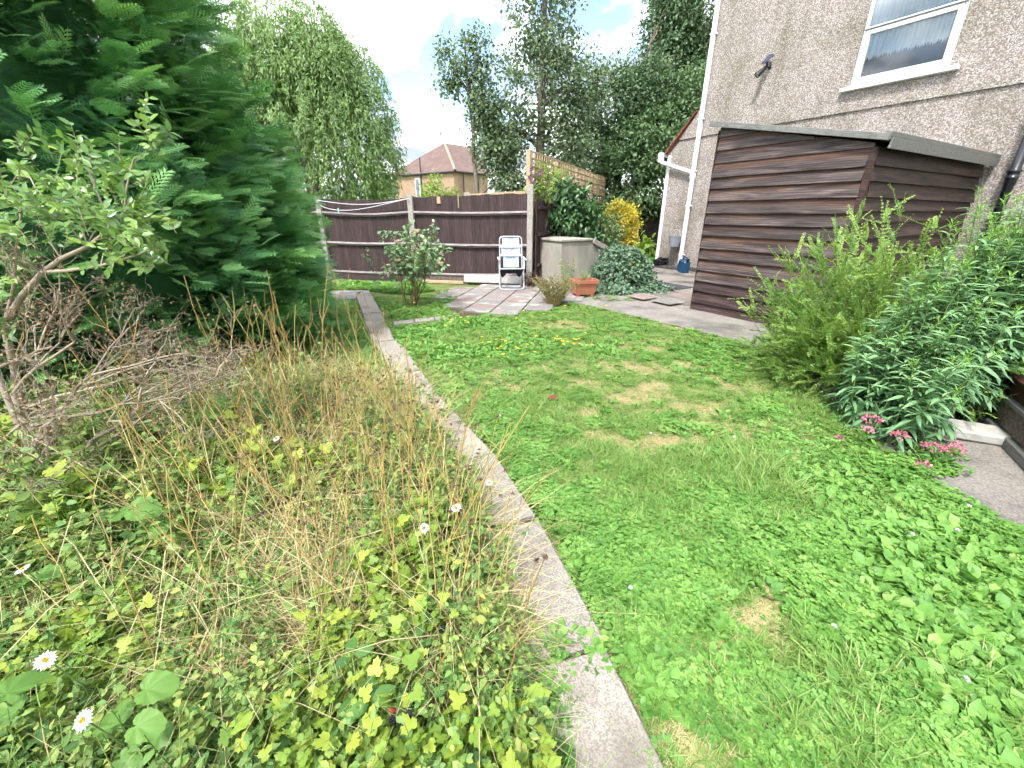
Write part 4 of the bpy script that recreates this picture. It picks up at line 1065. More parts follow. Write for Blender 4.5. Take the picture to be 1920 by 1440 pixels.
M['deadtwig'] = leafmat('dead_twig', [(0.15, 0.12, 0.085), (0.27, 0.225, 0.165), (0.38, 0.33, 0.25)], trans=0.0, rough=0.9, mixrand=0.0)
M['brown'] = leafmat('dead_leaf', [(0.10, 0.06, 0.035), (0.20, 0.13, 0.08), (0.30, 0.22, 0.14)], trans=0.1, rough=0.9, mixrand=0.0)
M['petalwhite'] = leafmat('white_petal', [(0.70, 0.70, 0.74), (0.82, 0.82, 0.84)], trans=0.25, rough=0.6)
M['petalyellow'] = leafmat('yellow_petal', [(0.62, 0.42, 0.02), (0.75, 0.55, 0.04)], trans=0.2, rough=0.6)
M['petalpink'] = leafmat('pink_petal', [(0.45, 0.09, 0.17), (0.62, 0.20, 0.28), (0.66, 0.36, 0.40)], trans=0.25, rough=0.6)
M['rosepink'] = leafmat('rose_petal', [(0.70, 0.42, 0.40), (0.76, 0.60, 0.54), (0.72, 0.46, 0.30)], trans=0.25, rough=0.6, mixrand=0.6)
M['petalpurple'] = leafmat('purple_petal', [(0.10, 0.02, 0.09), (0.18, 0.04, 0.15)], trans=0.2)
M['berry'] = leafmat('blackberry', [(0.006, 0.005, 0.010), (0.014, 0.008, 0.018)], trans=0.0, rough=0.2, spec=0.6)
M['redberry'] = leafmat('unripe_berry', [(0.28, 0.015, 0.02), (0.36, 0.03, 0.03)], trans=0.0, rough=0.25, spec=0.6)

Z3 = np.array([0, 0, 1.0])
def jit(n, s): return rng.normal(0, s, (n, 3))
def lobe_pts(lobes, n, inner=0.5):
    vol = np.array([l[1][0] * l[1][1] * l[1][2] for l in lobes]) ** 0.75
    k = rng.choice(len(lobes), n, p=vol / vol.sum())
    d = rdir(n); r = rng.uniform(inner, 1.0, n) ** 0.6
    C = np.array([l[0] for l in lobes], float)[k]; A = np.array([l[1] for l in lobes], float)[k]
    return C + d * A * r[:, None], d, k
def foliage(lobes, nclump, per, tpl, size, spread, inner=0.5, droop=0.2, upb=0.7, zmin=0.1, tone=0.35):
    P_, D_, k_ = lobe_pts(lobes, nclump, inner)
    P_[:, 2] = np.maximum(P_[:, 2], zmin)
    cl = rng.random(nclump)
    pos = np.repeat(P_, per, 0) + jit(nclump * per, 1.0) * spread * np.array([1, 1, 0.75])
    pos[:, 2] = np.maximum(pos[:, 2], zmin * 0.5)
    out = np.repeat(D_, per, 0)
    d = unit(out * 0.5 + jit(len(pos), 0.7) + np.array([0, 0, -droop]))
    up = unit(out * 0.5 + Z3 * upb + jit(len(pos), 0.5))
    r = np.clip(np.repeat(cl, per) * tone + rng.random(len(pos)) * (1 - tone), 0, 1)
    gg = Geo(); gg.scatter(tpl, pos, d, up, size * rng.uniform(0.65, 1.25, len(pos)), r)
    return gg, P_
def limb(gg, a, b, r0, r1, wob=0.08, n=6, sides=6):
    a, b = np.array(a, float), np.array(b, float); L = np.linalg.norm(b - a)
    t = np.linspace(0, 1, n)[:, None]
    p = a + (b - a) * t + jit(n, wob * L * 0.5) * np.sin(np.pi * t) + Z3 * 0.12 * L * np.sin(np.pi * t)
    gg.tube(p, np.linspace(r0, r1, n), sides, rng.random()); return p
def tree(name, label, base, trunk_top, tr, lobes, nclump, per, tpl, size, spread, mat, inner=0.45, droop=0.25, group=None, bark='bark', nb=9, cat='tree'):
    t = thing(name, label, cat, base, group=group)
    f, P_ = foliage(lobes, nclump, per, tpl, size, spread, inner, droop, zmin=0.3)
    f.build('crown', mat, t)
    w_ = Geo(); b = np.array(base, float); tp = np.array(trunk_top, float)
    w_.tube(np.array([b + (tp - b) * s + jit(1, 0.05)[0] * s for s in np.linspace(0, 1, 9)]), tr * np.linspace(1.15, 0.25, 9), 9)
    for (c_, a_) in lobes:
        zz = np.clip((c_[2] - a_[2] * 0.7 - b[2]) / (tp[2] - b[2]), 0.15, 0.9); st_ = b + (tp - b) * zz
        limb(w_, st_, c_, tr * 0.45, tr * 0.15)
        sub, _, _ = lobe_pts([(c_, a_)], nb, 0.4)
        for q in sub: limb(w_, np.array(c_) + (st_ - np.array(c_)) * rng.uniform(0, 0.6), q, tr * 0.16, tr * 0.03, sides=4)
    w_.build('trunk', M[bark], t, smooth=True)
    return t

# ------------------------------------------------------------------ the big cypress hedge on the left
def frond():
    v = []; f = []
    def tri(a, b, c_): n = len(v); v.extend([a, b, c_]); f.append((n, n + 1, n + 2))
    z = lambda x, y: -0.22 * y * y - 0.10 * abs(x) ** 1.5
    pt_ = lambda x, y: (x, y, z(x, y))
    tri(pt_(-0.012, 0), pt_(0.012, 0), pt_(0, 1.0))
    for i in range(7):
        y = 0.08 + 0.125 * i; L = (0.46 if i > 1 else 0.34) * (1 - 0.09 * i)
        for s in (-1, 1):
            yy = y + (0.06 if s > 0 else 0); ex = s * L * 0.70; ey = yy + L * 0.74
            tri(pt_(0, yy - 0.03), pt_(0, yy + 0.04), pt_(ex, ey))
            for t_ in (0.30, 0.62):
                bx, by = ex * t_, yy + (ey - yy) * t_; l = 0.20 * (1 - 0.5 * t_) * (1 - 0.05 * i)
                tri(pt_(bx - s * 0.025, by - 0.04), pt_(bx + s * 0.03, by + 0.02), pt_(bx + s * l * 0.95, by + l * 0.35))
                if t_ < 0.5: tri(pt_(bx - s * 0.02, by - 0.03), pt_(bx + s * 0.03, by + 0.02), pt_(bx + s * l * 0.10, by + l * 0.98))
    return np.array(v), np.array(f)
FR = frond()
ley_trees = [((-3.95, 5.5), [(0, 0.95), (0.6, 1.12), (1.4, 1.12), (2.0, 0.90), (2.6, 0.66), (3.3, 0.50), (4.3, 0.24), (4.8, 0.02)]),
             ((-4.25, 3.75), [(0, 1.5), (0.8, 1.75), (1.6, 1.72), (2.4, 1.52), (3.2, 1.22), (4.2, 0.78), (5.4, 0.05)]),
             ((-3.35, 4.45), [(0, 0.92), (0.5, 1.0), (1.0, 0.92), (1.6, 0.70), (2.2, 0.42), (2.8, 0.02)])]
def ley_R(k, z): pr_ = ley_trees[k][1]; return np.interp(z, [p[0] for p in pr_], [p[1] for p in pr_])
hed = thing('conifer_hedge', 'huge dense dark green conifer hedge with feathery sprays beside the lawn', 'hedge', (-3.9, 4.6, 0))
gl = Geo(); core = Geo()
camp = np.array([0, 0, CAM_H])
BP = []; BN = []
for k, (c_, pr_) in enumerate(ley_trees):
    H_ = pr_[-1][0]; nn = (1700, 2900, 850)[k]
    z = H_ * (1 - np.sqrt(rng.random(nn) * 0.97)) * 1.0 + 0.02; z = rng.uniform(0.03, 1, nn) ** 1.15 * H_ * 0.98
    ph = rng.uniform(0, 2 * np.pi, nn); r_ = ley_R(k, z)
    keep = rng.random(nn) < np.clip(r_ / 1.1, 0.4, 1)
    z, ph, r_ = z[keep], ph[keep], r_[keep]
    lump = 1 + 0.10 * np.sin(ph * 5 + z * 2.1 + k) + 0.07 * np.sin(ph * 9 - z * 4.3)
    nx, ny = np.cos(ph), np.sin(ph); p = np.stack([c_[0] + nx * r_ * lump, c_[1] + ny * r_ * lump, z], 1)
    n_ = unit(np.stack([nx, ny, np.full_like(nx, 0.25)], 1))
    ok = (n_ * unit(camp - p)).sum(1) > -0.45
    for j, (c2, _) in enumerate(ley_trees):
        if j != k: ok &= ~(np.hypot(p[:, 0] - c2[0], p[:, 1] - c2[1]) < ley_R(j, p[:, 2]) - 0.30)
    BP.append(p[ok]); BN.append(n_[ok])
    zz = np.linspace(0, H_, 14); aa = np.arange(20) * 2 * np.pi / 20; rr = np.maximum(ley_R(k, zz) - 0.48, 0.02)
    rr = rr[:, None] * (1 + rng.normal(0, 0.06, (14, 20)))
    vv = np.stack([c_[0] + rr * np.cos(aa), c_[1] + rr * np.sin(aa), np.repeat(zz[:, None], 20, 1)], -1).reshape(-1, 3)
    ff = []
    for i in range(13):
        for q in range(20):
            a = i * 20 + q; b = i * 20 + (q + 1) % 20; ff += [(a, b, b + 20), (a, b + 20, a + 20)]
    core.add(vv, ff, 0.25)
BP = np.concatenate(BP); BN = np.concatenate(BN); nb_ = len(BP)
per = 13
bdist = np.linalg.norm(BP - camp, axis=1); near_f = np.clip(bdist / 5.2, 0.5, 1.0)
bl = rng.uniform(0.38, 0.72, nb_) * (0.35 + 0.65 * near_f)
tang = unit(np.cross(BN, Z3)); bdir = unit(BN * 0.85 + Z3 * rng.uniform(0.05, 0.6, nb_)[:, None] + tang * rng.normal(0, 0.45, nb_)[:, None])
bup = unit(Z3 * 0.8 + BN * 0.35 + jit(nb_, 0.22)); bside = unit(np.cross(bdir, bup))
tt = np.tile(np.linspace(0.0, 1, per) ** 0.75, nb_); sgn = np.tile(np.where(np.arange(per) % 2, 1.0, -1.0), nb_)
rep = lambda a: np.repeat(a, per, 0)
fp = rep(BP - BN * 0.33) + rep(bdir) * (rep(bl) * tt)[:, None] - Z3 * (0.12 * tt ** 2)[:, None] + jit(nb_ * per, 0.035)
fd = unit(rep(bdir) + rep(bside) * (sgn * rng.uniform(0.2, 0.95, nb_ * per) * (1 - 0.55 * tt))[:, None] + Z3 * rng.uniform(-0.30, 0.10, nb_ * per)[:, None])
fu = unit(rep(bup) + jit(nb_ * per, 0.25))
fr_ = np.clip(rep(rng.random(nb_)) * 0.30 + 0.55 * tt ** 1.6 + rng.random(nb_ * per) * 0.30 - 0.05, 0, 1)  # fronds paler towards bough tips: lit ends and dark insides painted into the colour
fs = rep(bl) * rep(near_f ** 0.5) * rng.uniform(0.28, 0.48, nb_ * per)
m_ = fp[:, 2] > 0.03
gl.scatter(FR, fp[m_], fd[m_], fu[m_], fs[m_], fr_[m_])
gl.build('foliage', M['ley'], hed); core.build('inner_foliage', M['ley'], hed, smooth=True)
tg = Geo()
for c_, pr_ in ley_trees: tg.tube([(c_[0], c_[1], 0), (c_[0], c_[1], pr_[-1][0] * 0.9)], [0.14, 0.03], 8)
tg.build('trunk', M['bark'], hed, smooth=True)

# ------------------------------------------------------------------ trees beyond the fence
DIA = T_diamond(0.55, 0.1); NAR = T_diamond(0.26, 0.05); OV = T_leaf(0.6, 0.15, 0.1, 2)
wt = thing('willow_tree', 'large bright green willow tree with hanging foliage behind the board fence', 'tree', (-6.9, 16, 0))
wl_ = [((-6.9, 16, 4.0), (2.8, 2.0, 3.1)), ((-9.3, 16, 4.6), (1.0, 1.2, 1.6)), ((-6.9, 16, 6.2), (1.9, 1.6, 1.45)), ((-8.7, 16, 3.9), (1.5, 1.5, 2.5)), ((-5.2, 16, 3.9), (1.35, 1.4, 2.7)), ((-5.9, 15.6, 5.4), (1.2, 1.2, 1.5)), ((-8.0, 15.7, 5.3), (1.1, 1.2, 1.4))]
ns = 4200
SP_, SD_, _ = lobe_pts(wl_, ns, 0.62)
per = 22; L_s = rng.uniform(0.3, 0.85, ns)
t_ = np.tile(np.linspace(0, 1, per), ns); R_ = lambda a: np.repeat(a, per, 0)
pos = R_(SP_) + R_(unit(SD_ * np.array([1, 1, 0.2]))) * (0.25 * np.sqrt(t_))[:, None] - Z3 * (R_(L_s) * t_ ** 1.2)[:, None] + jit(ns * per, 0.05)
pos[:, 2] = np.maximum(pos[:, 2], 0.5)
d = unit(jit(ns * per, 0.5) + R_(SD_) * 0.4 - Z3 * 0.9); up = unit(R_(SD_) + Z3 * 0.5 + jit(ns * per, 0.5))
gg = Geo(); gg.scatter(NAR, pos, d, up, rng.uniform(0.11, 0.19, ns * per), np.clip(R_(rng.random(ns)) * 0.55 + rng.random(ns * per) * 0.45, 0, 1)); gg.build('crown', M['willow'], wt)
w_ = Geo(); w_.tube([(-6.9, 16, 0), (-6.85, 16, 1.5), (-6.95, 16, 3.0), (-6.9, 16, 5.5)], [0.32, 0.26, 0.2, 0.06], 9)
for c_, a_ in wl_:
    limb(w_, (-6.9, 16, 2.2), c_, 0.13, 0.04)
    for q in lobe_pts([(c_, a_)], 7, 0.4)[0]: limb(w_, c_, q, 0.04, 0.01, sides=4)
w_.build('trunk', M['bark'], wt, smooth=True)

POP = T_diamond(0.75, 0.12)
tree('pear_tree', 'tall airy tree with straight pale trunk rising behind the trellis', (0.85, 15, 0), (0.95, 15, 8.6), 0.17,
     [((0.9, 15, 7.2), (1.25, 1.1, 2.2)), ((0.85, 15, 4.9), (1.35, 1.1, 1.5)), ((1.7, 15, 3.4), (0.9, 0.9, 0.9)), ((2.1, 15, 5.0), (0.8, 0.8, 0.9)), ((-0.2, 15, 3.9), (0.8, 0.8, 0.9)), ((1.3, 15.2, 2.3), (1.3, 0.8, 0.7))],
     520, 26, POP, 0.115, 0.17, M['poplar'], inner=0.3, droop=0.5)
tree('slender_tree', 'sparse slender tree with thin leafy tops left of the pale trunked tree', (-1.0, 14.6, 0), (-1.35, 14.6, 6.0), 0.09,
     [((-1.0, 14.6, 5.3), (0.42, 0.4, 0.9)), ((-1.75, 14.6, 5.2), (0.28, 0.3, 0.75)), ((-0.8, 14.6, 4.2), (0.55, 0.5, 0.6)), ((-0.45, 14.6, 3.2), (0.75, 0.6, 0.75)), ((-0.15, 14.6, 2.3), (0.55, 0.5, 0.6))],
     300, 28, POP, 0.11, 0.16, M['poplar'], inner=0.2, droop=0.4)
tree('dark_tree', 'dark green rounded tree between the airy tree and the tall poplar', (4.1, 18, 0), (4.1, 18, 5.5), 0.18,
     [((3.9, 18, 4.9), (1.5, 1.2, 1.4)), ((3.0, 18, 3.4), (1.1, 1.0, 1.2)), ((5.0, 18, 5.4), (1.0, 1.0, 1.0))], 560, 30, POP, 0.125, 0.22, M['darktree'], inner=0.4)
tree('tall_poplar', 'very tall dense tree rising beside the white downpipe', (6.6, 19.5, 0), (6.9, 19.5, 11), 0.26,
     [((6.9, 19.5, 8.8), (1.75, 1.4, 2.6)), ((6.9, 19.5, 6.4), (1.8, 1.4, 1.6)), ((5.9, 19.5, 7.6), (1.1, 1.1, 1.7))], 800, 30, POP, 0.13, 0.22, M['darktree'], inner=0.3, droop=0.5)
tree('bushy_tree', 'grey green bushy tree behind the golden shrub', (4.2, 16.8, 0), (4.3, 16.8, 3.4), 0.14,
     [((4.1, 16.8, 2.4), (1.25, 1.0, 1.6)), ((4.9, 16.8, 3.6), (1.1, 1.0, 1.2)), ((3.3, 17, 1.7), (1.0, 0.8, 1.2))], 420, 30, DIA, 0.15, 0.20, M['paletree'], inner=0.45)
tree('bushy_tree', 'bushy green tree close to the lean-to gutter and house corner', (6.1, 17.6, 0), (6.2, 17.6, 4.4), 0.16,
     [((6.0, 17.6, 2.8), (1.3, 1.0, 2.0)), ((6.5, 17.8, 4.8), (1.2, 1.0, 1.4)), ((5.6, 17.8, 4.9), (0.8, 0.8, 1.0))], 440, 30, DIA, 0.15, 0.20, M['paletree'], inner=0.45)
tree('garden_shrub', 'bright yellow green leafy shrub in front of the far hipped roof house', (-2.0, 12.0, 0), (-2.0, 12, 1.9), 0.05,
     [((-2.0, 12, 1.55), (0.50, 0.45, 0.75)), ((-1.65, 12, 1.35), (0.35, 0.35, 0.6)), ((-2.3, 12, 1.35), (0.3, 0.3, 0.55))], 150, 22, DIA, 0.085, 0.09, M['bright'], inner=0.3, cat='shrub')
tree('round_tree', 'small dark round bush at the left end of the far house', (-7.6, 27, 0), (-7.6, 27, 2.2), 0.1,
     [((-7.6, 27, 2.2), (0.8, 0.8, 1.2))], 90, 22, DIA, 0.22, 0.2, M['darktree'], cat='bush')
# bare twiggy top over the dark tree
bt = thing('bare_tree', 'thin bare topped tree with few leaves beside the tall poplar', 'tree', (4.9, 18.6, 0))
w_ = Geo(); w_.tube([(4.9, 18.6, 0), (4.9, 18.6, 4), (5.0, 18.6, 7.2)], [0.14, 0.09, 0.02], 7); tips = []
for i in range(26):
    a = np.array([4.93, 18.6, rng.uniform(4.0, 6.9)]); q = a + np.array([rng.normal(0, 0.5), rng.normal(0, 0.4), rng.uniform(0.2, 0.9)]); limb(w_, a, q, 0.03, 0.008, sides=4)
    for _ in range(3): b = q + jit(1, 0.22)[0] + Z3 * 0.1; limb(w_, a + (q - a) * rng.uniform(0.3, 1), b, 0.012, 0.004, sides=3); tips.append(b)
w_.build('trunk', M['twig'], bt); tips = np.array(tips)
gg = Geo(); pp = np.repeat(tips, 5, 0) + jit(len(tips) * 5, 0.09); gg.scatter(DIA, pp, jit(len(pp), 1), Z3 + jit(len(pp), 0.4), rng.uniform(0.06, 0.11, len(pp)), rng.random(len(pp))); gg.build('crown', M['paletree'], bt)

# ------------------------------------------------------------------ far house over the fence
fh = thing('far_house', 'far tan rendered house with brown hipped tile roof over the fence', 'house', tuple(g(853, 321, 4.9).xy) + (0,))
c0 = g(853, 319, 4.9); l0 = g(727, 329, 4.9); ap = g(833, 268, 7.6); rr0 = g(922, 326, 4.9)
ex = (Vector((l0.x, l0.y)) - Vector((c0.x, c0.y))); 
rx = Vector((rr0.x - c0.x, rr0.y - c0.y)); rx = Vector((ex.y, -ex.x)).normalized() if False else rx
def quadface(nm, pts, mat, parent=fh):
    bm = bmesh.new(); bm.faces.new([bm.verts.new(p) for p in pts]); return bmobj(nm, bm, mat, parent, world=True)
cL, cC, cR = Vector((l0.x, l0.y)), Vector((c0.x, c0.y)), Vector((rr0.x, rr0.y)); cB = cL + (cR - cC)
bm = bmesh.new(); ins = 0.4; cen = (cL + cC + cR + cB) / 4
wl4 = [p + (cen - p).normalized() * ins for p in (cL, cC, cR, cB)]
prism(bm, [tuple(p) for p in wl4], 0, 4.88); bmobj('wall', bm, M['farwall'], fh, world=True)
apv = Vector((ap.x, ap.y, 7.6)); ap2 = Vector((apv.x + (cR - cC).x * 0.8, apv.y + (cR - cC).y * 0.8, 7.6))
bm = bmesh.new(); vL, vC, vR, vB = [bm.verts.new((p.x, p.y, 4.86)) for p in (cL, cC, cR, cB)]; vA = bm.verts.new(apv); vA2 = bm.verts.new(ap2)
for f in ((vL, vC, vA), (vC, vR, vA2, vA), (vR, vB, vA2), (vB, vL, vA, vA2), (vL, vB, vR, vC)): bm.faces.new(f)
rfo = bmobj('roof', bm, M['farroof'], fh, world=True)
gg = Geo(); gg.tube([(cC.x, cC.y, 4.9), tuple(apv + Vector((0, 0, 0.03)))], 0.13, 6); gg.build('hip_tiles', M['ridge'], rfo)
gg = Geo(); gg.tube([(cL.x, cL.y, 4.8), (cC.x, cC.y, 4.8)], 0.09, 6); gg.tube([(cC.x, cC.y, 4.8), (cR.x, cR.y, 4.8)], 0.09, 6); gg.build('gutter', M['farpipe'], fh)
def fpipe(u, z0, z1, a, b, off=-0.45):
    t = 0.0
    for k in range(200):
        t = k / 199; p = a + (b - a) * t; dd = p.y * _c - (4 - CAM_H) * _s
        if 960 + CAM_F * p.x / dd >= u: break
    gg = Geo(); gg.tube([(p.x, p.y + 0.15, z0), (p.x, p.y + 0.15, z1)], 0.06, 6); gg.build('drainpipe', M['farpipe'], fh); return p
fpipe(789, 0, 6.2, cL, cC); fpipe(869, 0, 4.8, cC, cR); fpipe(733, 0, 4.8, cL, cC)
e_ = (cC - cL).normalized(); 
for (ta, tb, za, zb) in ((0.40, 0.475, 2.7, 4.5),):
    a = wl4[0] + (wl4[1] - wl4[0]) * ta; b = wl4[0] + (wl4[1] - wl4[0]) * tb; nrm = Vector((e_.y, -e_.x)); nrm = nrm if nrm.y < 0 else -nrm
    a += nrm * 0.03; b += nrm * 0.03
    w4 = bpy.data.objects.new('window', None); w4.empty_display_size = 0.2; link(w4, fh, inv_of(fh))
    for nm, mt_, ad, off in (('frame', M['white'], 0.0, 0.0), ('pane', M['farglass'], 0.10, 0.03)):
        bm = bmesh.new(); pts = [a + e_ * ad + nrm * off, b - e_ * ad + nrm * off, b - e_ * ad - nrm * 0.05, a + e_ * ad - nrm * 0.05]; prism(bm, [tuple(p) for p in pts], za + ad, zb - ad)
        o = bmobj(nm, bm, mt_, w4); 
        o.matrix_parent_inverse = Matrix.Identity(4)
for (u, hgt) in ((826, 0.9), (851, 0.7), (861, 0.5)):
    q = apv + (ap2 - apv) * (0.0 if u < 830 else (0.5 if u < 855 else 0.7)); gg = Geo(); gg.tube([tuple(q + Vector((-0.3, 0, -0.3))), tuple(q + Vector((-0.3, 0, hgt)))], 0.035, 5)
    for k in range(3): gg.tube([tuple(q + Vector((-0.55, 0.1 * k, hgt - 0.1 * k))), tuple(q + Vector((-0.05, 0.1 * k, hgt - 0.1 * k)))], 0.02, 4)
    gg.build('aerial', M['farpipe'], fh)

# ------------------------------------------------------------------ shrubs by the bunker and the back
def bush(name, label, base, lobes, nclump, per, tpl, size, spread, mat, inner=0.55, stems=8, cat='bush', droop=0.2, tone=0.35, part='foliage'):
    t = thing(name, label, cat, base)
    f, P_ = foliage(lobes, nclump, per, tpl, size, spread, inner, droop, zmin=0.03, tone=tone); f.build(part, mat, t)
    w_ = Geo()
    for q in P_[rng.choice(len(P_), min(stems, len(P_)), replace=False)]: limb(w_, np.array(base) + jit(1, 0.04)[0] * np.array([1, 1, 0]), q, 0.02, 0.006, sides=5)
    w_.build('stems', M['bark'], t, smooth=True); return t
LAU = T_leaf(0.42, 0.25, 0.12, 3)
bush('laurel_bush', 'tall dark green glossy laurel bush in front of the trellis', (1.35, 10.0, 0), [((1.35, 10.0, 1.05), (0.56, 0.46, 1.0)), ((1.15, 9.9, 1.55), (0.40, 0.36, 0.52)), ((1.6, 10.1, 0.85), (0.46, 0.42, 0.72))], 330, 16, LAU, 0.13, 0.10, M['laurel'], inner=0.55, stems=14, droop=0.5)
bush('euonymus_bush', 'mid green variegated bush between the laurel and the golden shrub', (2.05, 10.2, 0), [((2.05, 10.2, 0.75), (0.48, 0.42, 0.78)), ((2.15, 10.1, 0.45), (0.5, 0.4, 0.5))], 260, 18, OV, 0.065, 0.07, M['euon'], stems=10)
bush('golden_shrub', 'golden yellow leaved shrub beside the mid green variegated bush', (2.8, 11.2, 0), [((2.70, 11.2, 0.95), (0.42, 0.4, 0.66)), ((2.55, 11.1, 1.25), (0.28, 0.3, 0.45)), ((2.9, 11.2, 1.15), (0.26, 0.3, 0.5)), ((2.7, 11.15, 0.45), (0.36, 0.36, 0.45))], 300, 20, DIA, 0.075, 0.075, M['gold'], stems=12, droop=-0.4, tone=0.6)
bush('ivy_mound', 'rounded mound of pale edged ivy beside the concrete coal bunker', (2.12, 8.35, 0), [((2.12, 8.35, 0.18), (0.58, 0.50, 0.66)), ((2.2, 8.1, 0.05), (0.72, 0.42, 0.22)), ((2.65, 7.95, 0.03), (0.38, 0.25, 0.10))], 700, 16, T_lobed(3, 0.35, 10, 0.0), 0.058, 0.045, M['ivy'], inner=0.8, stems=10, droop=0.8)
bush('clematis', 'climbing clematis with purple flowers at the end of the trellis', (0.55, 9.35, 0), [((0.62, 9.45, 1.95), (0.28, 0.22, 0.38)), ((0.95, 10.1, 2.05), (0.28, 0.25, 0.25))], 48, 14, DIA, 0.08, 0.07, M['bright'], inner=0.3, stems=5, cat='climber')
cm = bpy.data.objects['clematis']
fl = T_leaf(0.55, 0.1, 0.05, 2)
for (u, v) in ((997, 318), (1008, 328), (993, 332), (1003, 340), (1016, 322)):
    p = np.array(atY(u, v, 9.1)); gg = Geo(); a = np.arange(5) * 2 * np.pi / 5
    gg.scatter(fl, np.repeat(p[None], 5, 0), np.stack([np.cos(a), 0 * a - 0.2, np.sin(a)], 1), np.repeat([[0, -1.0, 0.3]], 5, 0), 0.055, rng.random(5)); gg.build('flower', M['petalpurple'], cm)
bush('hosta', 'low broad leaved hosta against the dark panel fence at the back', (4.3, 15.2, 0), [((4.3, 15.2, 0.25), (0.5, 0.4, 0.35))], 40, 8, T_leaf(0.7, 0.3, 0.1, 3), 0.26, 0.10, M['bright'], inner=0.3, stems=3, cat='plant')
bush('red_leaved_weed', 'small reddish leaved weed at the foot of the right hand concrete post', (0.42, 8.62, 0), [((0.42, 8.62, 0.14), (0.2, 0.12, 0.18))], 30, 10, DIA, 0.05, 0.04, leafmat('reddish_leaf', [(0.10, 0.05, 0.04), (0.20, 0.12, 0.06)], mixrand=0.0), inner=0.2, stems=5, cat='weed')
# wiry plant on the lawn edge
def wiry(name, label, base, n, h, spread, mat_leaf, leaf, per, size, mat_stem, cat='plant', lean=(0, 0), bend=0.25, tip=None, lo=0.25):
    t = thing(name, label, cat, base); ws = Geo(); gl_ = Geo(); b = np.array(base, float)
    for i in range(n):
        a = rng.uniform(0, 2 * np.pi); r_ = spread * math.sqrt(rng.random()); hh = h * rng.uniform(0.65, 1.08)
        top = b + np.array([math.cos(a) * r_ + lean[0], math.sin(a) * r_ + lean[1], hh]); st_ = b + np.array([math.cos(a), math.sin(a), 0]) * r_ * 0.25
        s = np.linspace(0, 1, 8)[:, None]; pts = st_ + (top - st_) * s + np.array([math.cos(a), math.sin(a), -0.3]) * bend * r_ * s ** 2 + jit(8, 0.008) * s
        ws.tube(pts, np.linspace(0.004, 0.0015, 8), 4, rng.random())
        k = per; u_ = rng.uniform(lo, 1.0, k); pp = np.stack([np.interp(u_, s[:, 0], pts[:, j]) for j in range(3)], 1)
        gl_.scatter(leaf, pp, unit(jit(k, 1.0) + Z3 * 0.3), Z3 + jit(k, 0.5), size * rng.uniform(0.6, 1.2, k), rng.random(k))
        if tip is not None: tip.append(pts[-1])
    ws.build('stems', mat_stem, t); gl_.build('foliage', mat_leaf, t); return t
wiry('wiry_plant', 'brownish green wiry clump plant at the patio corner beside the planter', (0.70, 6.92, 0), 130, 0.46, 0.34, M['wiry'], DIA, 26, 0.032, M['drystem'])
tips = []
t = wiry('ragwort', 'thin stemmed yellow flowered weed standing in front of the coal bunker', (1.06, 8.05, 0), 14, 0.62, 0.22, M['bright'], DIA, 8, 0.05, M['stem'], tip=tips)
for q in tips[:9]:
    gg = Geo(); gg.scatter(DIA, np.repeat(q[None], 8, 0), rdir(8, -0.2, 0.6), np.repeat(Z3[None], 8, 0), 0.03, rng.random(8)); gg.build('flower', M['petalyellow'], t)
wiry('planter_weed', 'sparse green weed growing out of the terracotta planter', (1.28, 7.62, 0.25), 7, 0.22, 0.12, M['meadowleaf'], DIA, 7, 0.045, M['stem'])

# ------------------------------------------------------------------ rose bush in its square of lawn
rb = Vector((-1.66, 6.80, 0))
ro = thing('rose_bush', 'leggy rose bush with fading pink blooms in a grass square before the fence', 'rose bush', rb)
ws = Geo(); gl_ = Geo(); blooms = []
RL_ = T_leaf(0.62, 0.2, 0.1, 3)
for i in range(17):
    a = rng.uniform(0, 2 * np.pi); r_ = rng.uniform(0.2, 0.66); hh = rng.uniform(0.55, 0.95) if i > 5 else rng.uniform(0.95, 1.22)
    if i <= 5: r_ *= 0.55
    b = np.array(rb) + np.array([math.cos(a), math.sin(a), 0]) * 0.10; top = np.array(rb) + np.array([math.cos(a) * r_, math.sin(a) * r_ * 0.7, hh])
    p = limb(ws, b, top, 0.009, 0.003, 0.06, 8, 6)
    ends = [top]
    for k in range(5):
        s = p[rng.integers(3, 8)]; q = s + np.array([rng.normal(0, 0.17), rng.normal(0, 0.14), rng.uniform(0.02, 0.2)]); limb(ws, s, q, 0.005, 0.002, 0.05, 4, 4); ends.append(q)
    for e_p in ends:
        for c_ in range(4):
            cpt = e_p + jit(1, 0.055)[0] - Z3 * 0.03; k = 4; dd = unit(jit(k, 0.8) + np.array([0, 0, -0.15])); gl_.scatter(RL_, np.repeat(cpt[None], k, 0) + dd * 0.012, dd, Z3 + jit(k, 0.4), rng.uniform(0.045, 0.085, k), np.clip(rng.random(k) * 0.92 + (0.2 if rng.random() < 0.06 else 0), 0, 1))
    blooms.append(ends[0]); blooms.append(ends[2])
ws.build('stems', M['rosestem'], ro, smooth=True); gl_.build('leaves', M['roseleaf'], ro)
for q in blooms[:22]:
    gg = Geo()
    for ring_, (nr, el, sz) in enumerate(((6, 0.25, 0.055), (5, 0.7, 0.048), (4, 1.3, 0.036))):
        a = np.arange(nr) * 2 * np.pi / nr + ring_; dd = np.stack([np.cos(a), np.sin(a), np.full(nr, el)], 1)
        gg.scatter(T_leaf(0.95, -0.25, 0.25, 3, 0.6), np.repeat((q + Z3 * 0.012)[None], nr, 0), dd, np.repeat(Z3[None], nr, 0) - dd * 0.6, sz * rng.uniform(0.8, 1.2), rng.random(nr))
    gg.build('bloom', M['rosepink'], ro)

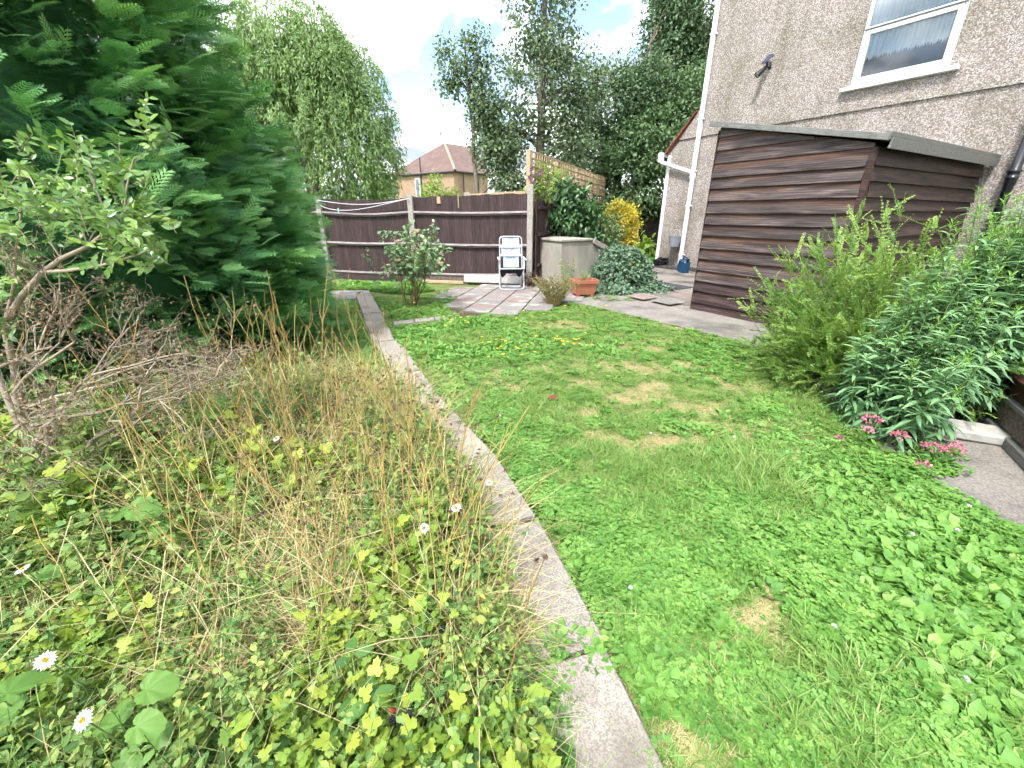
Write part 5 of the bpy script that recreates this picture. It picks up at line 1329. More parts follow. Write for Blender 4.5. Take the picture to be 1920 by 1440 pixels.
# ------------------------------------------------------------------ big shrubs at the right
def leafy_twigs(ws, gl_, pts, n, leaf, size, rnd0, rr=0.0022, both=True, lo=0.12):
    s = np.linspace(0, 1, len(pts)); ws.tube(pts, np.linspace(rr, rr * 0.4, len(pts)), 3, rnd0)
    u_ = np.linspace(lo, 1, n); pp = np.stack([np.interp(u_, s, pts[:, j]) for j in range(3)], 1)
    ax = unit(np.gradient(pp, axis=0)); sd_ = unit(np.cross(ax, Z3 + jit(1, 0.35)[0])); nr = np.cross(sd_, ax)
    for sg in (-1, 1):
        d = unit(sd_ * sg + ax * 0.55 + nr * 0.25 + jit(n, 0.18)); taper = 1 - 0.35 * u_ ** 2
        gl_.scatter(leaf, pp + jit(n, 0.0015), d, nr + jit(n, 0.25), size * taper * rng.uniform(0.8, 1.2, n), np.clip(rnd0 * 0.45 + 0.35 * u_ + rng.random(n) * 0.25, 0, 1))
lb = np.array([3.32, 3.62, 0.0])
lo_ = thing('honeysuckle_shrub', 'fine leaved yellow green shrub with arching sprays in front of the shed', 'shrub', tuple(lb))
ws = Geo(); gl_ = Geo(); LL = T_diamond(0.62, 0.1)
for i in range(360):
    a = rng.uniform(0, 2 * np.pi); el = math.asin(rng.uniform(0.05, 0.99)); L = rng.uniform(0.70, 1.06) * (0.80 + 0.74 * math.sin(el) ** 2)
    dr = np.array([math.cos(a) * math.cos(el), math.sin(a) * math.cos(el), math.sin(el)])
    s = np.linspace(0, 1, 9)[:, None]
    st_ = lb + np.array([math.cos(a) * 0.12, math.sin(a) * 0.12, 0.05]); flat = np.array([math.cos(a), math.sin(a), 0])
    pts = st_ + dr * L * s + flat * 0.16 * s ** 2 - Z3 * 0.16 * math.cos(el) * s ** 2 + jit(9, 0.012) * s
    pts[:, 2] = np.maximum(pts[:, 2], 0.03 + 0.1 * s[:, 0])
    r0 = rng.random(); leafy_twigs(ws, gl_, pts[3:], 26, LL, 0.027, r0, 0.0028); ws.tube(pts[:4], 0.0045, 4, r0)
    for k in range(8):
        j = rng.integers(3, 8); q = pts[j]; d2 = unit(dr + jit(1, 0.55)[0] + Z3 * 0.15); l2 = rng.uniform(0.14, 0.36); s2 = np.linspace(0, 1, 5)[:, None]
        p2 = q + d2 * l2 * s2 + jit(5, 0.006) * s2 - Z3 * 0.03 * s2 ** 2
        if p2[-1, 2] > 0.02: leafy_twigs(ws, gl_, p2, 17, LL, 0.025, np.clip(r0 + rng.normal(0, 0.15), 0, 1))
ws.build('stems', M['stem'], lo_); gl_.build('foliage', M['lon'], lo_)

tl_ = thing('lance_leaved_plant', 'tall blue green plant with long narrow leaves by the black pipe', 'plant', (3.1, 2.85, 0))
ws = Geo(); gl_ = Geo(); tp_ = Geo(); LA = T_leaf(0.19, 0.42, 0.14, 5, 0.45); LAt = T_leaf(0.13, 0.2, 0.1, 3, 0.4)
for i in range(135):
    bx, by = rng.uniform(2.42, 3.75), rng.uniform(2.34, 2.95)
    if bx > 2.78 and by < 2.60: by += 0.25
    hh = float(np.interp(bx, [2.42, 2.7, 3.1, 3.8], [0.62, 1.02, 1.40, 1.46])) + rng.uniform(-0.16, 0.14)
    if by < 2.5: hh *= 0.78
    a = rng.uniform(0, 2 * np.pi); ln = rng.uniform(0.02, 0.22); s = np.linspace(0, 1, 10)[:, None]
    lean = np.array([math.cos(a) * ln - 0.04, math.sin(a) * ln - 0.08, 0]); b = np.array([bx, by, 0.0])
    pts = b + Z3 * hh * s + lean * s ** 1.6 + jit(10, 0.006) * s
    ws.tube(pts, np.linspace(0.006, 0.0025, 10), 5, rng.random())
    k = int(hh * 62); u_ = rng.uniform(0.10, 0.93, k) ** 0.85; pp = np.stack([np.interp(u_, s[:, 0], pts[:, j]) for j in range(3)], 1)
    az = np.arange(k) * 2.399; d = np.stack([np.cos(az), np.sin(az), 0.75 * u_ - 0.10 + rng.normal(0, 0.2, k)], 1)
    gl_.scatter(LA, pp, unit(d), Z3 + jit(k, 0.2), (0.145 - 0.06 * u_) * rng.uniform(0.75, 1.25, k), np.clip(0.2 + 0.5 * u_ + rng.normal(0, 0.15, k), 0, 1))
    k = 16; az = np.arange(k) * 2.399; uu = np.linspace(0, 1, k); pp = pts[-1] - Z3 * 0.06 * (1 - uu)[:, None]
    tp_.scatter(LAt, pp, unit(np.stack([np.cos(az), np.sin(az), 0.5 + 1.3 * uu], 1)), Z3 + jit(k, 0.2), rng.uniform(0.03, 0.055, k), rng.random(k))
    if bx > 3.1:
        for _ in range(4):
            q = pts[rng.integers(5, 9)]; d2 = unit(jit(1, 0.6)[0] + Z3); p2 = q + d2 * rng.uniform(0.1, 0.25) * np.linspace(0, 1, 4)[:, None]; ws.tube(p2, [0.003, 0.0025, 0.002, 0.0015], 4)
            tp_.scatter(LAt, p2[rng.integers(1, 4, 14)], unit(jit(14, 0.6) + d2), Z3 + jit(14, 0.3), rng.uniform(0.025, 0.05, 14), rng.random(14))
ws.build('stems', M['stem'], tl_); gl_.build('leaves', M['lance'], tl_); tp_.build('growing_tips', M['tip'], tl_)

va = thing('valerian', 'pink flowered valerian sprawling from under the tall leafy plant', 'flower', (2.62, 2.55, 0))
ws = Geo(); gl_ = Geo(); VL = T_leaf(0.36, 0.25, 0.12, 4)
for (u, v, z, sz) in ((1635, 788, 0.20, 0.052), (1628, 806, 0.14, 0.034), (1688, 818, 0.15, 0.048), (1752, 840, 0.12, 0.055), (1788, 846, 0.12, 0.055), (1732, 872, 0.06, 0.026), (1575, 822, 0.08, 0.022), (1795, 833, 0.10, 0.022)):
    q = np.array(g(u, v, z)); b = np.array([2.62, 2.62, 0.0]) + jit(1, 0.05)[0] * np.array([1, 1, 0]); p = limb(ws, b, q, 0.004, 0.0025, 0.06, 7, 4)
    k = 6; gl_.scatter(VL, p[rng.integers(1, 6, k)], unit(jit(k, 0.8) + np.array([0, -0.4, 0.0])), Z3 + jit(k, 0.3), rng.uniform(0.06, 0.10, k), rng.random(k) * 0.6)
    n = int(70 * (sz / 0.05) ** 1.5); dd = rdir(n, -0.2, 1); pp = q + dd * sz * rng.uniform(0.5, 1, n)[:, None] * np.array([1, 1, 0.6])
    gg = Geo(); gg.scatter(T_diamond(0.8, 0.15), pp, unit(dd + jit(n, 0.5)), dd + jit(n, 0.3), rng.uniform(0.012, 0.02, n), rng.random(n)); gg.build('flower_head', M['petalpink'], va)
for _ in range(26):
    k = 5; q = np.array([rng.uniform(2.38, 2.78), rng.uniform(2.45, 2.78), rng.uniform(0.03, 0.16)]); gl_.scatter(VL, np.repeat(q[None], k, 0), unit(jit(k, 0.8) + Z3 * 0.2), Z3 + jit(k, 0.4), rng.uniform(0.05, 0.10, k), rng.random(k) * 0.7)
ws.build('stems', M['stem'], va); gl_.build('leaves', M['lance'], va)

# ------------------------------------------------------------------ privet and dead shrub at the left
pv = thing('privet_shrub', 'pale green leafy privet with bare grey branches in front of the conifer hedge', 'shrub', (-2.55, 1.95, 0))
ws = Geo(); gl_ = Geo(); PL = T_leaf(0.50, 0.12, 0.16, 3)
main = [np.array([-2.55, 1.95, 0.0]), np.array([-2.5, 1.95, 0.55])] + [np.array(atY(u, v, y)) for u, v, y in ((8, 610, 1.95), (40, 555, 1.92), (80, 510, 1.9), (115, 485, 1.88), (165, 462, 1.86), (205, 430, 1.84), (235, 395, 1.82))]
ws.tube(np.array(main), np.linspace(0.017, 0.005, len(main)), 7, 0.4)
m2 = [np.array(atY(u, v, y)) for u, v, y in ((80, 510, 1.9), (125, 508, 1.86), (190, 498, 1.82), (250, 480, 1.8), (290, 468, 1.78))]; ws.tube(np.array(m2), np.linspace(0.009, 0.003, 5), 5, 0.6)
m3 = [np.array(atY(u, v, y)) for u, v, y in ((8, 610, 1.95), (25, 540, 1.98), (30, 470, 2.0), (40, 400, 2.0), (35, 330, 2.0))]; ws.tube(np.array(m3), np.linspace(0.009, 0.003, 5), 6, 0.4)
anchors = [main[5], main[6], main[7], main[8], m2[2], m2[3], m2[4], m3[2], m3[3], m3[4]]
for (u, v, y, n) in ((40, 315, 2.0, 5), (20, 350, 2.0, 5), (30, 405, 2.0, 6), (150, 285, 1.85, 5), (165, 320, 1.85, 6), (262, 290, 1.85, 7), (235, 330, 1.85, 5), (90, 375, 1.9, 6), (125, 360, 1.88, 7), (160, 375, 1.85, 8), (200, 385, 1.84, 8), (225, 365, 1.83, 6), (110, 420, 1.9, 7), (150, 415, 1.86, 7), (185, 430, 1.85, 7), (225, 425, 1.83, 7), (262, 430, 1.8, 6), (245, 455, 1.8, 6), (280, 455, 1.78, 6), (290, 475, 1.78, 5), (90, 455, 1.9, 5), (15, 490, 1.98, 5), (25, 545, 1.95, 4), (10, 450, 2.0, 5), (200, 470, 1.82, 4), (245, 395, 1.8, 5), (5, 600, 1.9, 5), (70, 405, 1.92, 5)):
    c_ = np.array(atY(u, v, y + rng.normal(0, 0.06))); st_ = min(anchors, key=lambda a: np.linalg.norm(a - c_)); limb(ws, st_, c_, 0.004, 0.002, 0.06, 5, 4)
    for k in range(n):
        d = unit(c_ - st_ + jit(1, 0.12)[0] + Z3 * 0.05); L = rng.uniform(0.06, 0.13); s2 = np.linspace(0, 1, 4)[:, None]; p0 = c_ + jit(1, 0.035)[0]; p2 = p0 + d * L * s2; ws.tube(p2, 0.0016, 3, 0.5)
        m = 5; uu = np.linspace(0.15, 1, m); pp = np.stack([np.interp(uu, s2[:, 0], p2[:, j]) for j in range(3)], 1); sd_ = unit(np.cross(d, Z3 + jit(1, 0.5)[0])); y_ = rng.random() * 0.75 + (0.25 if rng.random() < 0.1 else 0)
        for sg in (-1, 1):
            dd = unit(sd_ * sg + d * 0.6 + jit(m, 0.25)); gl_.scatter(PL, pp, dd, Z3 * 0.7 + np.array([0.2, -0.5, 0]) + jit(m, 0.35), rng.uniform(0.028, 0.046, m), np.clip(y_ * 0.7 + rng.random(m) * 0.3, 0, 1))
ws.build('branches', M['deadtwig'], pv, smooth=True); gl_.build('leaves', M['privet'], pv)

ds = thing('dead_shrub', 'dead brown twiggy shrub with dry seed clusters below the privet', 'shrub', (-2.35, 1.75, 0))
ws = Geo(); gl_ = Geo(); tips = []
def twigtree(p, d, L, r_, depth):
    n = 5; s = np.linspace(0, 1, n)[:, None]; bend = jit(1, 0.25)[0]; pts = p + d * L * s + bend * L * 0.35 * s ** 2 + jit(n, 0.01) * s
    ws.tube(pts, np.linspace(r_, r_ * 0.55, n), 4 if depth else 3, rng.random())
    if depth == 0: tips.append(pts[-1]); return
    for k in range(3 if depth > 1 else 4):
        q = pts[rng.integers(2, n)]; twigtree(q, unit(d + jit(1, 0.55)[0] + np.array([0.12, -0.02, 0.02])), L * rng.uniform(0.5, 0.75), r_ * 0.55, depth - 1)
for (b, d, L) in (((-2.5, 1.75, 0.35), (0.8, 0.0, 0.5), 0.42), ((-2.45, 1.85, 0.5), (0.9, 0.05, 0.25), 0.45), ((-2.3, 1.7, 0.3), (0.7, -0.1, 0.75), 0.38), ((-2.5, 1.9, 0.7), (0.8, 0.0, 0.35), 0.40), ((-2.2, 1.9, 0.25), (0.6, 0.1, 0.8), 0.42), ((-2.4, 1.6, 0.2), (0.8, -0.2, 0.3), 0.4), ((-2.1, 1.8, 0.3), (0.95, 0.1, 0.5), 0.36), ((-2.25, 1.8, 0.45), (0.85, 0.0, 0.6), 0.46), ((-2.2, 1.7, 0.5), (0.9, 0.0, 0.2), 0.48), ((-2.4, 1.85, 0.6), (0.75, 0.0, 0.7), 0.42), ((-2.0, 1.75, 0.4), (0.8, 0.1, 0.4), 0.44)):
    ws.tube([(-2.35, 1.75, 0), b], [0.016, 0.012], 6, 0.4); twigtree(np.array(b), unit(np.array(d, float)), L, 0.010, 4)
tips = np.array(tips); sel = rng.random(len(tips)) < 0.45; tq = tips[sel]
pp = np.repeat(tq, 6, 0) + jit(len(tq) * 6, 0.018); gl_.scatter(DIA, pp, rdir(len(pp)), rdir(len(pp)), rng.uniform(0.008, 0.02, len(pp)), rng.random(len(pp)))
nest = np.array(atY(95, 590, 1.8)); n = 420; pp = nest + jit(n, 1) * np.array([0.10, 0.07, 0.08]); gl_.scatter(T_diamond(0.25, 0.1), pp, rdir(n), rdir(n), rng.uniform(0.012, 0.03, n), rng.random(n))
ws.build('twigs', M['deadtwig'], ds); gl_.build('dry_leaves', M['brown'], ds)

# ------------------------------------------------------------------ lawn: scattered tufts
def tuft(n, h, rad, mat, w=0.05, bend=(0.2, 0.9), name='tuft', lean=0.6):
    gg = Geo()
    for b in (0, 1, 2):
        k = n // 3; a = rng.uniform(0, 2 * np.pi, k); r_ = rad * np.sqrt(rng.random(k)); pos = np.stack([np.cos(a) * r_, np.sin(a) * r_, np.zeros(k)], 1)
        a2 = rng.uniform(0, 2 * np.pi, k); d = unit(np.stack([np.cos(a2) * lean, np.sin(a2) * lean, np.ones(k)], 1) + jit(k, 0.15)); up = np.stack([-np.cos(a2), -np.sin(a2), np.full(k, lean)], 1)
        gg.scatter(T_blade(w, bend[0] + (bend[1] - bend[0]) * b / 2, 3), pos, d, up, h * rng.uniform(0.5, 1.15, k), rng.random(k))
    return gg.mesh(name, mat)
def rosette(n, size, rad, mat, tpl, rise=0.5, name='rosette', h=0.02):
    gg = Geo(); a = rng.uniform(0, 2 * np.pi, n); r_ = rad * np.sqrt(rng.random(n))
    pos = np.stack([np.cos(a) * r_, np.sin(a) * r_, rng.uniform(0.002, h, n)], 1); d = unit(np.stack([np.cos(a), np.sin(a), rng.uniform(0.1, 2 * rise, n)], 1) + jit(n, 0.3))
    gg.scatter(tpl, pos, d, Z3 + jit(n, 0.3), size * rng.uniform(0.6, 1.25, n), rng.random(n)); return gg.mesh(name, mat)
def clover(n, rad, mat, name='clover'):
    gg = Geo(); tpl = T_leaf(0.95, -0.02, 0.12, 2, 0.6)
    a = rng.uniform(0, 2 * np.pi, n); r_ = rad * np.sqrt(rng.random(n)); pos = np.stack([np.cos(a) * r_, np.sin(a) * r_, rng.uniform(0.012, 0.045, n)], 1); a0 = rng.uniform(0, 6.28, n); rr = rng.random(n); tilt = jit(n, 0.25)
    for k in range(3):
        a = a0 + k * 2.094; gg.scatter(tpl, pos, np.stack([np.cos(a), np.sin(a), 0.12 + 0 * a], 1), Z3 + tilt, 0.016 * rng.uniform(0.8, 1.3, n), rr)
    return gg.mesh(name, mat)
OVL = T_leaf(0.62, 0.18, 0.14, 3, 0.58); LOB = T_lobed(5, 0.28, 16, 0.03, 0.1, 0.5)
tm = [tuft(42, 0.062, 0.07, M['grass'], 0.06), tuft(42, 0.05, 0.075, M['grass'], 0.07), tuft(36, 0.085, 0.05, M['grass'], 0.05), tuft(42, 0.045, 0.08, M['grass'], 0.07, (0.5, 1.2)),
      tuft(45, 0.055, 0.08, M['straw'], 0.035, (0.4, 1.3), lean=1.6), tuft(48, 0.045, 0.09, M['straw'], 0.04, (0.3, 1.0), lean=2.2),
      rosette(20, 0.045, 0.055, M['weed'], OVL, 0.45), rosette(16, 0.055, 0.05, M['weed'], OVL, 0.6), rosette(16, 0.055, 0.06, M['weed'], LOB, 0.4, h=0.035), rosette(24, 0.034, 0.06, M['weed'], OVL, 0.4),
      clover(40, 0.075, M['weed']), clover(34, 0.07, M['weed'])]
gg = Geo(); k = 22; a = np.arange(k) * 2.399; gg.scatter(T_diamond(0.4, 0.1), np.repeat([[0, 0, 0.075]], k, 0), np.stack([np.cos(a), np.sin(a), 0.3 + 0 * a], 1), np.repeat(Z3[None], k, 0), 0.016, rng.random(k)); tm.append(gg.mesh('hawkbit', M['petalyellow']))
gg = Geo(); k = 40; dd = rdir(k, -0.3, 1); gg.scatter(T_diamond(0.4, 0.1), np.array([0, 0, 0.06]) + dd * 0.004, dd, dd + jit(k, 0.3), 0.009, rng.random(k)); tm.append(gg.mesh('clover_flower', M['petalwhite']))
lawn_c = template_coll('lawn_templates', tm)
lawn_main = [(p.x + (0.05 if i > 5 else 0.02), p.y) for i, p in enumerate(path_R[3:])] + [(0.9, 0.1), (2.62, 0.1), (2.44, 1.2), (2.38, 1.62), (2.36, 2.2), (2.52, 2.7), (2.70, 3.4), (2.78, 4.1), (2.70, 4.75), (2.22, 5.47), (1.72, 6.17), (1.27, 6.82), (1.02, 7.02), (0.66, 6.55), xy(905, 592), xy(856, 598), xy(742, 613)]
rose_sq = [xy(700, 557), xy(740, 604), xy(848, 591), xy(815, 548), xy(760, 553)]
strip = [(p.x - 0.01, p.y) for p in path_L[1:9]] + [(-1.2, 3.2), (-2.9, 3.6), (-3.3, 5.2), (-3.6, 7.4), tuple(xy(592, 570)), tuple(xy(668, 564))]
back = [(2.35, 9.6), (2.75, 9.8), (3.75, 11.9), (4.6, 13.0), (5.6, 16.8), (3.6, 16.0), (2.9, 12.0)]
verge = [xy(612, 545), xy(690, 545), xy(760, 552), xy(812, 545), xy(790, 533), xy(640, 530)]
def pick(poly, base):
    poly = np.array(poly); x0, y0 = poly.min(0); x1, y1 = poly.max(0); n = int((x1 - x0) * (y1 - y0) * base)
    x = rng.uniform(x0, x1, n); y = rng.uniform(y0, y1, n)
    keep = inpoly(x, y, poly) & (rng.random(n) < np.clip(2.6 / (y + 0.9), 0.16, 1.0)); return x[keep], y[keep]
straw_px = [(1200, 655, .22), (1215, 690, .22), (1250, 825, .14), (1115, 715, .20), (1100, 775, .10), (1150, 745, .10), (1130, 820, .13), (1180, 835, .10), (1310, 760, .18), (1265, 610, .15), (1420, 1180, .17), (1440, 1110, .10), (1330, 1385, .16), (1200, 1420, .14), (1480, 1230, .10), (1610, 1030, .09), (1690, 1120, .08), (1240, 730, .22), (1380, 720, .15), (1060, 610, .25), (880, 640, .12), (960, 730, .07), (1290, 690, .2)]
straw_pts = [(*xy(u, v), r_) for u, v, r_ in straw_px]
yel_px = [(950, 665, .30), (1060, 655, .35), (985, 605, .30), (850, 610, .3), (1105, 585, .3), (1190, 640, .15), (730, 585, .2), (760, 570, .2)]
X_, Y_ = [], []
for poly, dens in ((lawn_main, 2400), (rose_sq, 2200), (strip, 1700), (back, 1500), (verge, 1500)):
    x, y = pick(poly, dens); X_.append(x); Y_.append(y)
reg = np.concatenate([np.full(len(x), i) for i, x in enumerate(X_)]); X_ = np.concatenate(X_); Y_ = np.concatenate(Y_); n = len(X_)
cl_n = 0.65 * vnoise(X_, Y_, 1.6, 3) + 0.35 * vnoise(X_, Y_, 4.5, 4)
weedp = 0.10 + 0.85 * np.clip((cl_n - 0.44) * 5.0, 0, 1) * np.where(Y_ > 2.6, 0.8, 1.0) + np.where(Y_ < 2.4, 0.22, 0) * (vnoise(X_, Y_, 0.9, 8) > 0.3)
weedp = np.where((Y_ > 2.9) & (Y_ < 5.2) & (X_ > 0.1), weedp * 0.45, weedp); weedp = np.where(reg == 4, 0.9, weedp); weedp = np.where((reg >= 1) & (reg <= 2), weedp * 0.35, weedp)
strawp = 0.10 + 0.38 * np.clip((vnoise(X_, Y_, 2.3, 5) - 0.5) * 3, 0, 1)
for sx, sy, r_ in straw_pts:
    w_s = np.clip(1.25 - np.hypot(X_ - sx, (Y_ - sy)) / (r_ * 1.6) - 1.1 * (vnoise(X_, Y_, 7.0, 61) - 0.35) - 0.6 * (vnoise(X_, Y_, 17.0, 62) - 0.5), 0, 1); strawp = np.maximum(strawp, 0.85 * w_s); weedp *= (1 - 0.9 * np.clip(w_s * 1.4, 0, 1))
u1 = rng.random(n); u2 = rng.random(n)
idx = rng.integers(0, 4, n)
isw = u1 < np.clip(weedp, 0, 0.93)
wt_ = np.where(vnoise(X_, Y_, 1.1, 21) > 0.55, rng.choice([6, 7, 8], n), np.where(vnoise(X_, Y_, 1.7, 22) > 0.5, rng.choice([10, 11, 9], n), rng.choice([6, 9, 10, 8], n)))
idx = np.where(isw, wt_, np.where(u2 < strawp, rng.integers(4, 6, n), idx))
near_y = np.zeros(n)
for u, v, r_ in yel_px: near_y = np.maximum(near_y, np.exp(-(np.hypot(X_ - xy(u, v)[0], Y_ - xy(u, v)[1]) / r_) ** 2))
idx = np.where(rng.random(n) < 0.045 * near_y, 12, idx)
idx = np.where((rng.random(n) < 0.0012) & (Y_ < 3.0), 13, idx)
scl = rng.uniform(0.7, 1.25, n) * np.where(isw, np.where((X_ > 1.0) & (Y_ < 1.6), 0.9, 0.72), 1.0) * np.where((idx == 4) | (idx == 5), 0.85, 1) * np.where(reg == 4, 1.7, 1)
scl = np.where((idx <= 2) & (vnoise(X_, Y_, 2.1, 31) > 0.78), scl * 1.35, scl)
scl = np.where((idx <= 3) & (Y_ > 2.3), scl * 0.72, scl); scl = np.where(idx <= 3, scl * (1 - 0.45 * np.clip(strawp, 0, 1)), scl); scl = np.where(idx == 8, scl * 0.72, scl); scl = np.where(idx == 13, 0.8, scl)
scl = np.where(idx == 12, rng.uniform(1.0, 1.5, n), scl)
rot = np.stack([rng.normal(0, 0.12, n), rng.normal(0, 0.12, n), rng.uniform(0, 6.28, n)], 1)
pos = np.stack([X_, Y_, np.full(n, -0.011)], 1)
lw = instancer('lawn_grass', pos, rot, scl, idx, lawn_c)
tag(lw, 'weedy green lawn grass with clover and dry straw patches', 'grass', kind='stuff')
# weeds that creep over the path and slab joints
jp = []; ji = []; js = []
for i in range(1, len(path_R)):
    m = 5 if i > 6 else 4
    for k in range(m):
        t = rng.random(); p = path_R[i] + (path_L[i] - path_R[i]) * t
        if rng.random() < 0.6: jp.append((p.x + rng.normal(0, 0.008), p.y + rng.normal(0, 0.012), 0.0)); ji.append(rng.choice([0, 1, 9, 3])); js.append(rng.uniform(0.35, 0.75))
for i in range(2, len(path_R) - 1):
    L = (path_R[i + 1] - path_R[i]).length
    for k in range(int(L * 45)):
        t = rng.random(); side = path_R if rng.random() < 0.5 else path_L; p = side[i] + (side[i + 1] - side[i]) * t; q = (path_R[i] - path_L[i]).normalized() * (rng.uniform(-0.045, 0.03) if side is path_R else rng.uniform(-0.03, 0.06))
        jp.append((p.x + q.x, p.y + q.y, 0.006)); ji.append(rng.choice([0, 1, 2, 9, 10, 5])); js.append(rng.uniform(0.4, 0.8))
for (u, v, m) in ((1045, 1222, 5), (1120, 1216, 5), (1040, 1330, 8), (1045, 1365, 6), (1040, 1300, 5), (1030, 1250, 5), (1238, 1432, 4), (940, 995, 3), (1020, 1180, 3), (1045, 1410, 4)):
    c_ = xy(u, v)
    for k in range(m): jp.append((c_[0] + rng.normal(0, 0.03), c_[1] + rng.normal(0, 0.03), 0.015)); ji.append(rng.choice([6, 7, 9, 0, 2])); js.append(rng.uniform(0.4, 0.75))
for k in range(240):                                                     # patio joints
    u, v = rng.uniform(820, 1060), rng.uniform(540, 592); c_ = xy(u, v); uu = (Vector(c_) - pat0).dot(FU) / 0.44
    jx = round(uu) * 0.44; p = pat0 + FU * (jx + rng.normal(0, 0.01)) + FV * (Vector(c_) - pat0).dot(FV); jp.append((p.x, p.y, 0.0)); ji.append(rng.choice([0, 1, 3, 9, 5])); js.append(rng.uniform(0.3, 0.8))
for k in range(60):
    c_ = xy(rng.uniform(815, 850), rng.uniform(545, 600)); jp.append((c_[0], c_[1], 0.0)); ji.append(rng.choice([0, 2, 6])); js.append(rng.uniform(0.7, 1.3))
for k in range(70):
    c_ = xy(rng.uniform(1090, 1250), rng.uniform(548, 566)); jp.append((c_[0], c_[1], 0.01)); ji.append(rng.choice([9, 10, 1])); js.append(rng.uniform(0.4, 0.9))
for k in range(40):
    c_ = xy(rng.uniform(1640, 1800), rng.uniform(845, 900)); jp.append((c_[0], c_[1], 0.012)); ji.append(rng.choice([6, 9, 10, 8])); js.append(rng.uniform(0.5, 1.0))
n = len(jp)
pw = instancer('path_weeds', np.array(jp), np.stack([rng.normal(0, 0.1, n), rng.normal(0, 0.1, n), rng.uniform(0, 6.28, n)], 1), js, ji, lawn_c)
tag(pw, 'small weeds and grass creeping over the path edges and slab joints', 'weeds', kind='stuff')

# ------------------------------------------------------------------ overgrown bed at the left
def stalkplant(n, h, nl, size, mat, name, spread=0.05, tpl=None, gap=0.2):
    gg = Geo(); tpl = tpl or OVL
    for i in range(n):
        b = np.array([rng.normal(0, spread), rng.normal(0, spread), 0]); top = b + np.array([rng.normal(0, 0.07), rng.normal(0, 0.07), h * rng.uniform(0.6, 1.1)]); s = np.linspace(0, 1, 5)[:, None]; pts = b + (top - b) * s + jit(5, 0.012) * s
        gg.tube(pts, np.linspace(0.0022, 0.001, 5), 3, 0.5); u_ = rng.uniform(gap, 1, nl); pp = np.stack([np.interp(u_, s[:, 0], pts[:, j]) for j in range(3)], 1); az = rng.uniform(0, 6.28, nl)
        gg.scatter(tpl, pp, unit(np.stack([np.cos(az), np.sin(az), rng.uniform(-0.2, 0.7, nl)], 1)), Z3 + jit(nl, 0.35), size * (1.1 - 0.5 * u_) * rng.uniform(0.7, 1.3, nl), rng.random(nl))
    return gg.mesh(name, mat)
AV = T_lobed(3, 0.42, 18, 0.09, 0.12, 0.6)
def drygrass(n, h, rad, mat, name, w=0.012, lean=0.5):
    return tuft(n, h, rad, mat, w, (0.25, 1.1), name, lean)
def seedstalk(h, name, m='drystem', heads=3):
    gg = Geo(); s = np.linspace(0, 1, 7)[:, None]; lean = jit(1, 0.10)[0] * np.array([1, 1, 0]); pts = Z3 * h * s + lean * s ** 1.5 + jit(7, 0.006) * s
    gg.tube(pts, np.linspace(0.0030, 0.0014, 7), 4, rng.random()); ends = [pts[-1]]
    for k in range(heads - 1):
        q = pts[rng.integers(3, 6)]; e2_ = q + np.array([rng.normal(0, 0.05), rng.normal(0, 0.05), rng.uniform(0.06, 0.16)]); gg.tube([q, (q + e2_) / 2 + jit(1, 0.008)[0], e2_], [0.0016, 0.0013, 0.001], 3, rng.random()); ends.append(e2_)
    return gg, ends
mm = [stalkplant(4, 0.30, 11, 0.042, M['meadowleaf'], 'leafy'), stalkplant(5, 0.24, 10, 0.050, M['meadowleaf'], 'leafy'), stalkplant(4, 0.38, 12, 0.036, M['meadowleaf'], 'leafy'),
      stalkplant(4, 0.24, 8, 0.085, M['avens'], 'avens', 0.05, AV), stalkplant(5, 0.30, 7, 0.068, M['avens'], 'avens', 0.05, AV), stalkplant(4, 0.17, 8, 0.085, M['bramble'], 'broad', 0.06, AV),
      drygrass(33, 0.42, 0.07, M['straw'], 'hay', 0.0085), drygrass(36, 0.32, 0.09, M['straw'], 'hay', 0.010, 0.9), drygrass(30, 0.50, 0.06, M['straw'], 'hay', 0.008),
      drygrass(30, 0.36, 0.06, M['grass'], 'longgrass', 0.016), drygrass(30, 0.28, 0.07, M['grass'], 'longgrass', 0.02, 0.9), rosette(14, 0.085, 0.06, M['bramble'], OVL, 0.7, h=0.08), rosette(18, 0.065, 0.08, M['meadowleaf'], OVL, 0.8, h=0.14)]
for k in range(4):
    gg, ends = seedstalk(0.55 + 0.08 * k, 's', heads=3); mm.append(gg.mesh('drystalk', M['drystem']))
bed_c = template_coll('bed_templates', mm)
pb = np.array(bed_poly); N0 = 16500
x = rng.uniform(-4.6, 0.5, N0); y = rng.uniform(0.05, 3.75, N0)
# the bed narrows towards the far end of the path
far_lim = np.interp(x, [-4.6, -2.6, -1.6, -1.0, -0.6], [2.6, 2.9, 3.25, 3.15, 2.7])
keep = inpoly(x, y, [(a_ + (0.015 if i_ < 8 else 0), b_) for i_, (a_, b_) in enumerate(bed_poly)]) & (y < far_lim) & (rng.random(N0) < np.clip(1.9 / (np.hypot(x, y) + 0.5), 0.3, 1.0)); x, y = x[keep], y[keep]; n = len(x)
inhedge = np.zeros(n, bool)
for k, (c_, _) in enumerate(ley_trees): inhedge |= np.hypot(x - c_[0], y - c_[1]) < ley_R(k, 0.2) - 0.05
x, y = x[~inhedge], y[~inhedge]; n = len(x)
dp_ = np.interp(y, [p.y for p in path_L[::-1]], [p.x for p in path_L[::-1]]) - x            # distance to the path edge
hay = np.clip(1.3 - np.abs(dp_ - 0.7) / 1.1, 0.30, 1) * np.clip((y - 0.45) / 0.5, 0.45, 1) * (0.65 + 0.7 * vnoise(x, y, 1.9, 47))
u = rng.random(n); ph = np.clip(0.44 * hay, 0, 0.55)
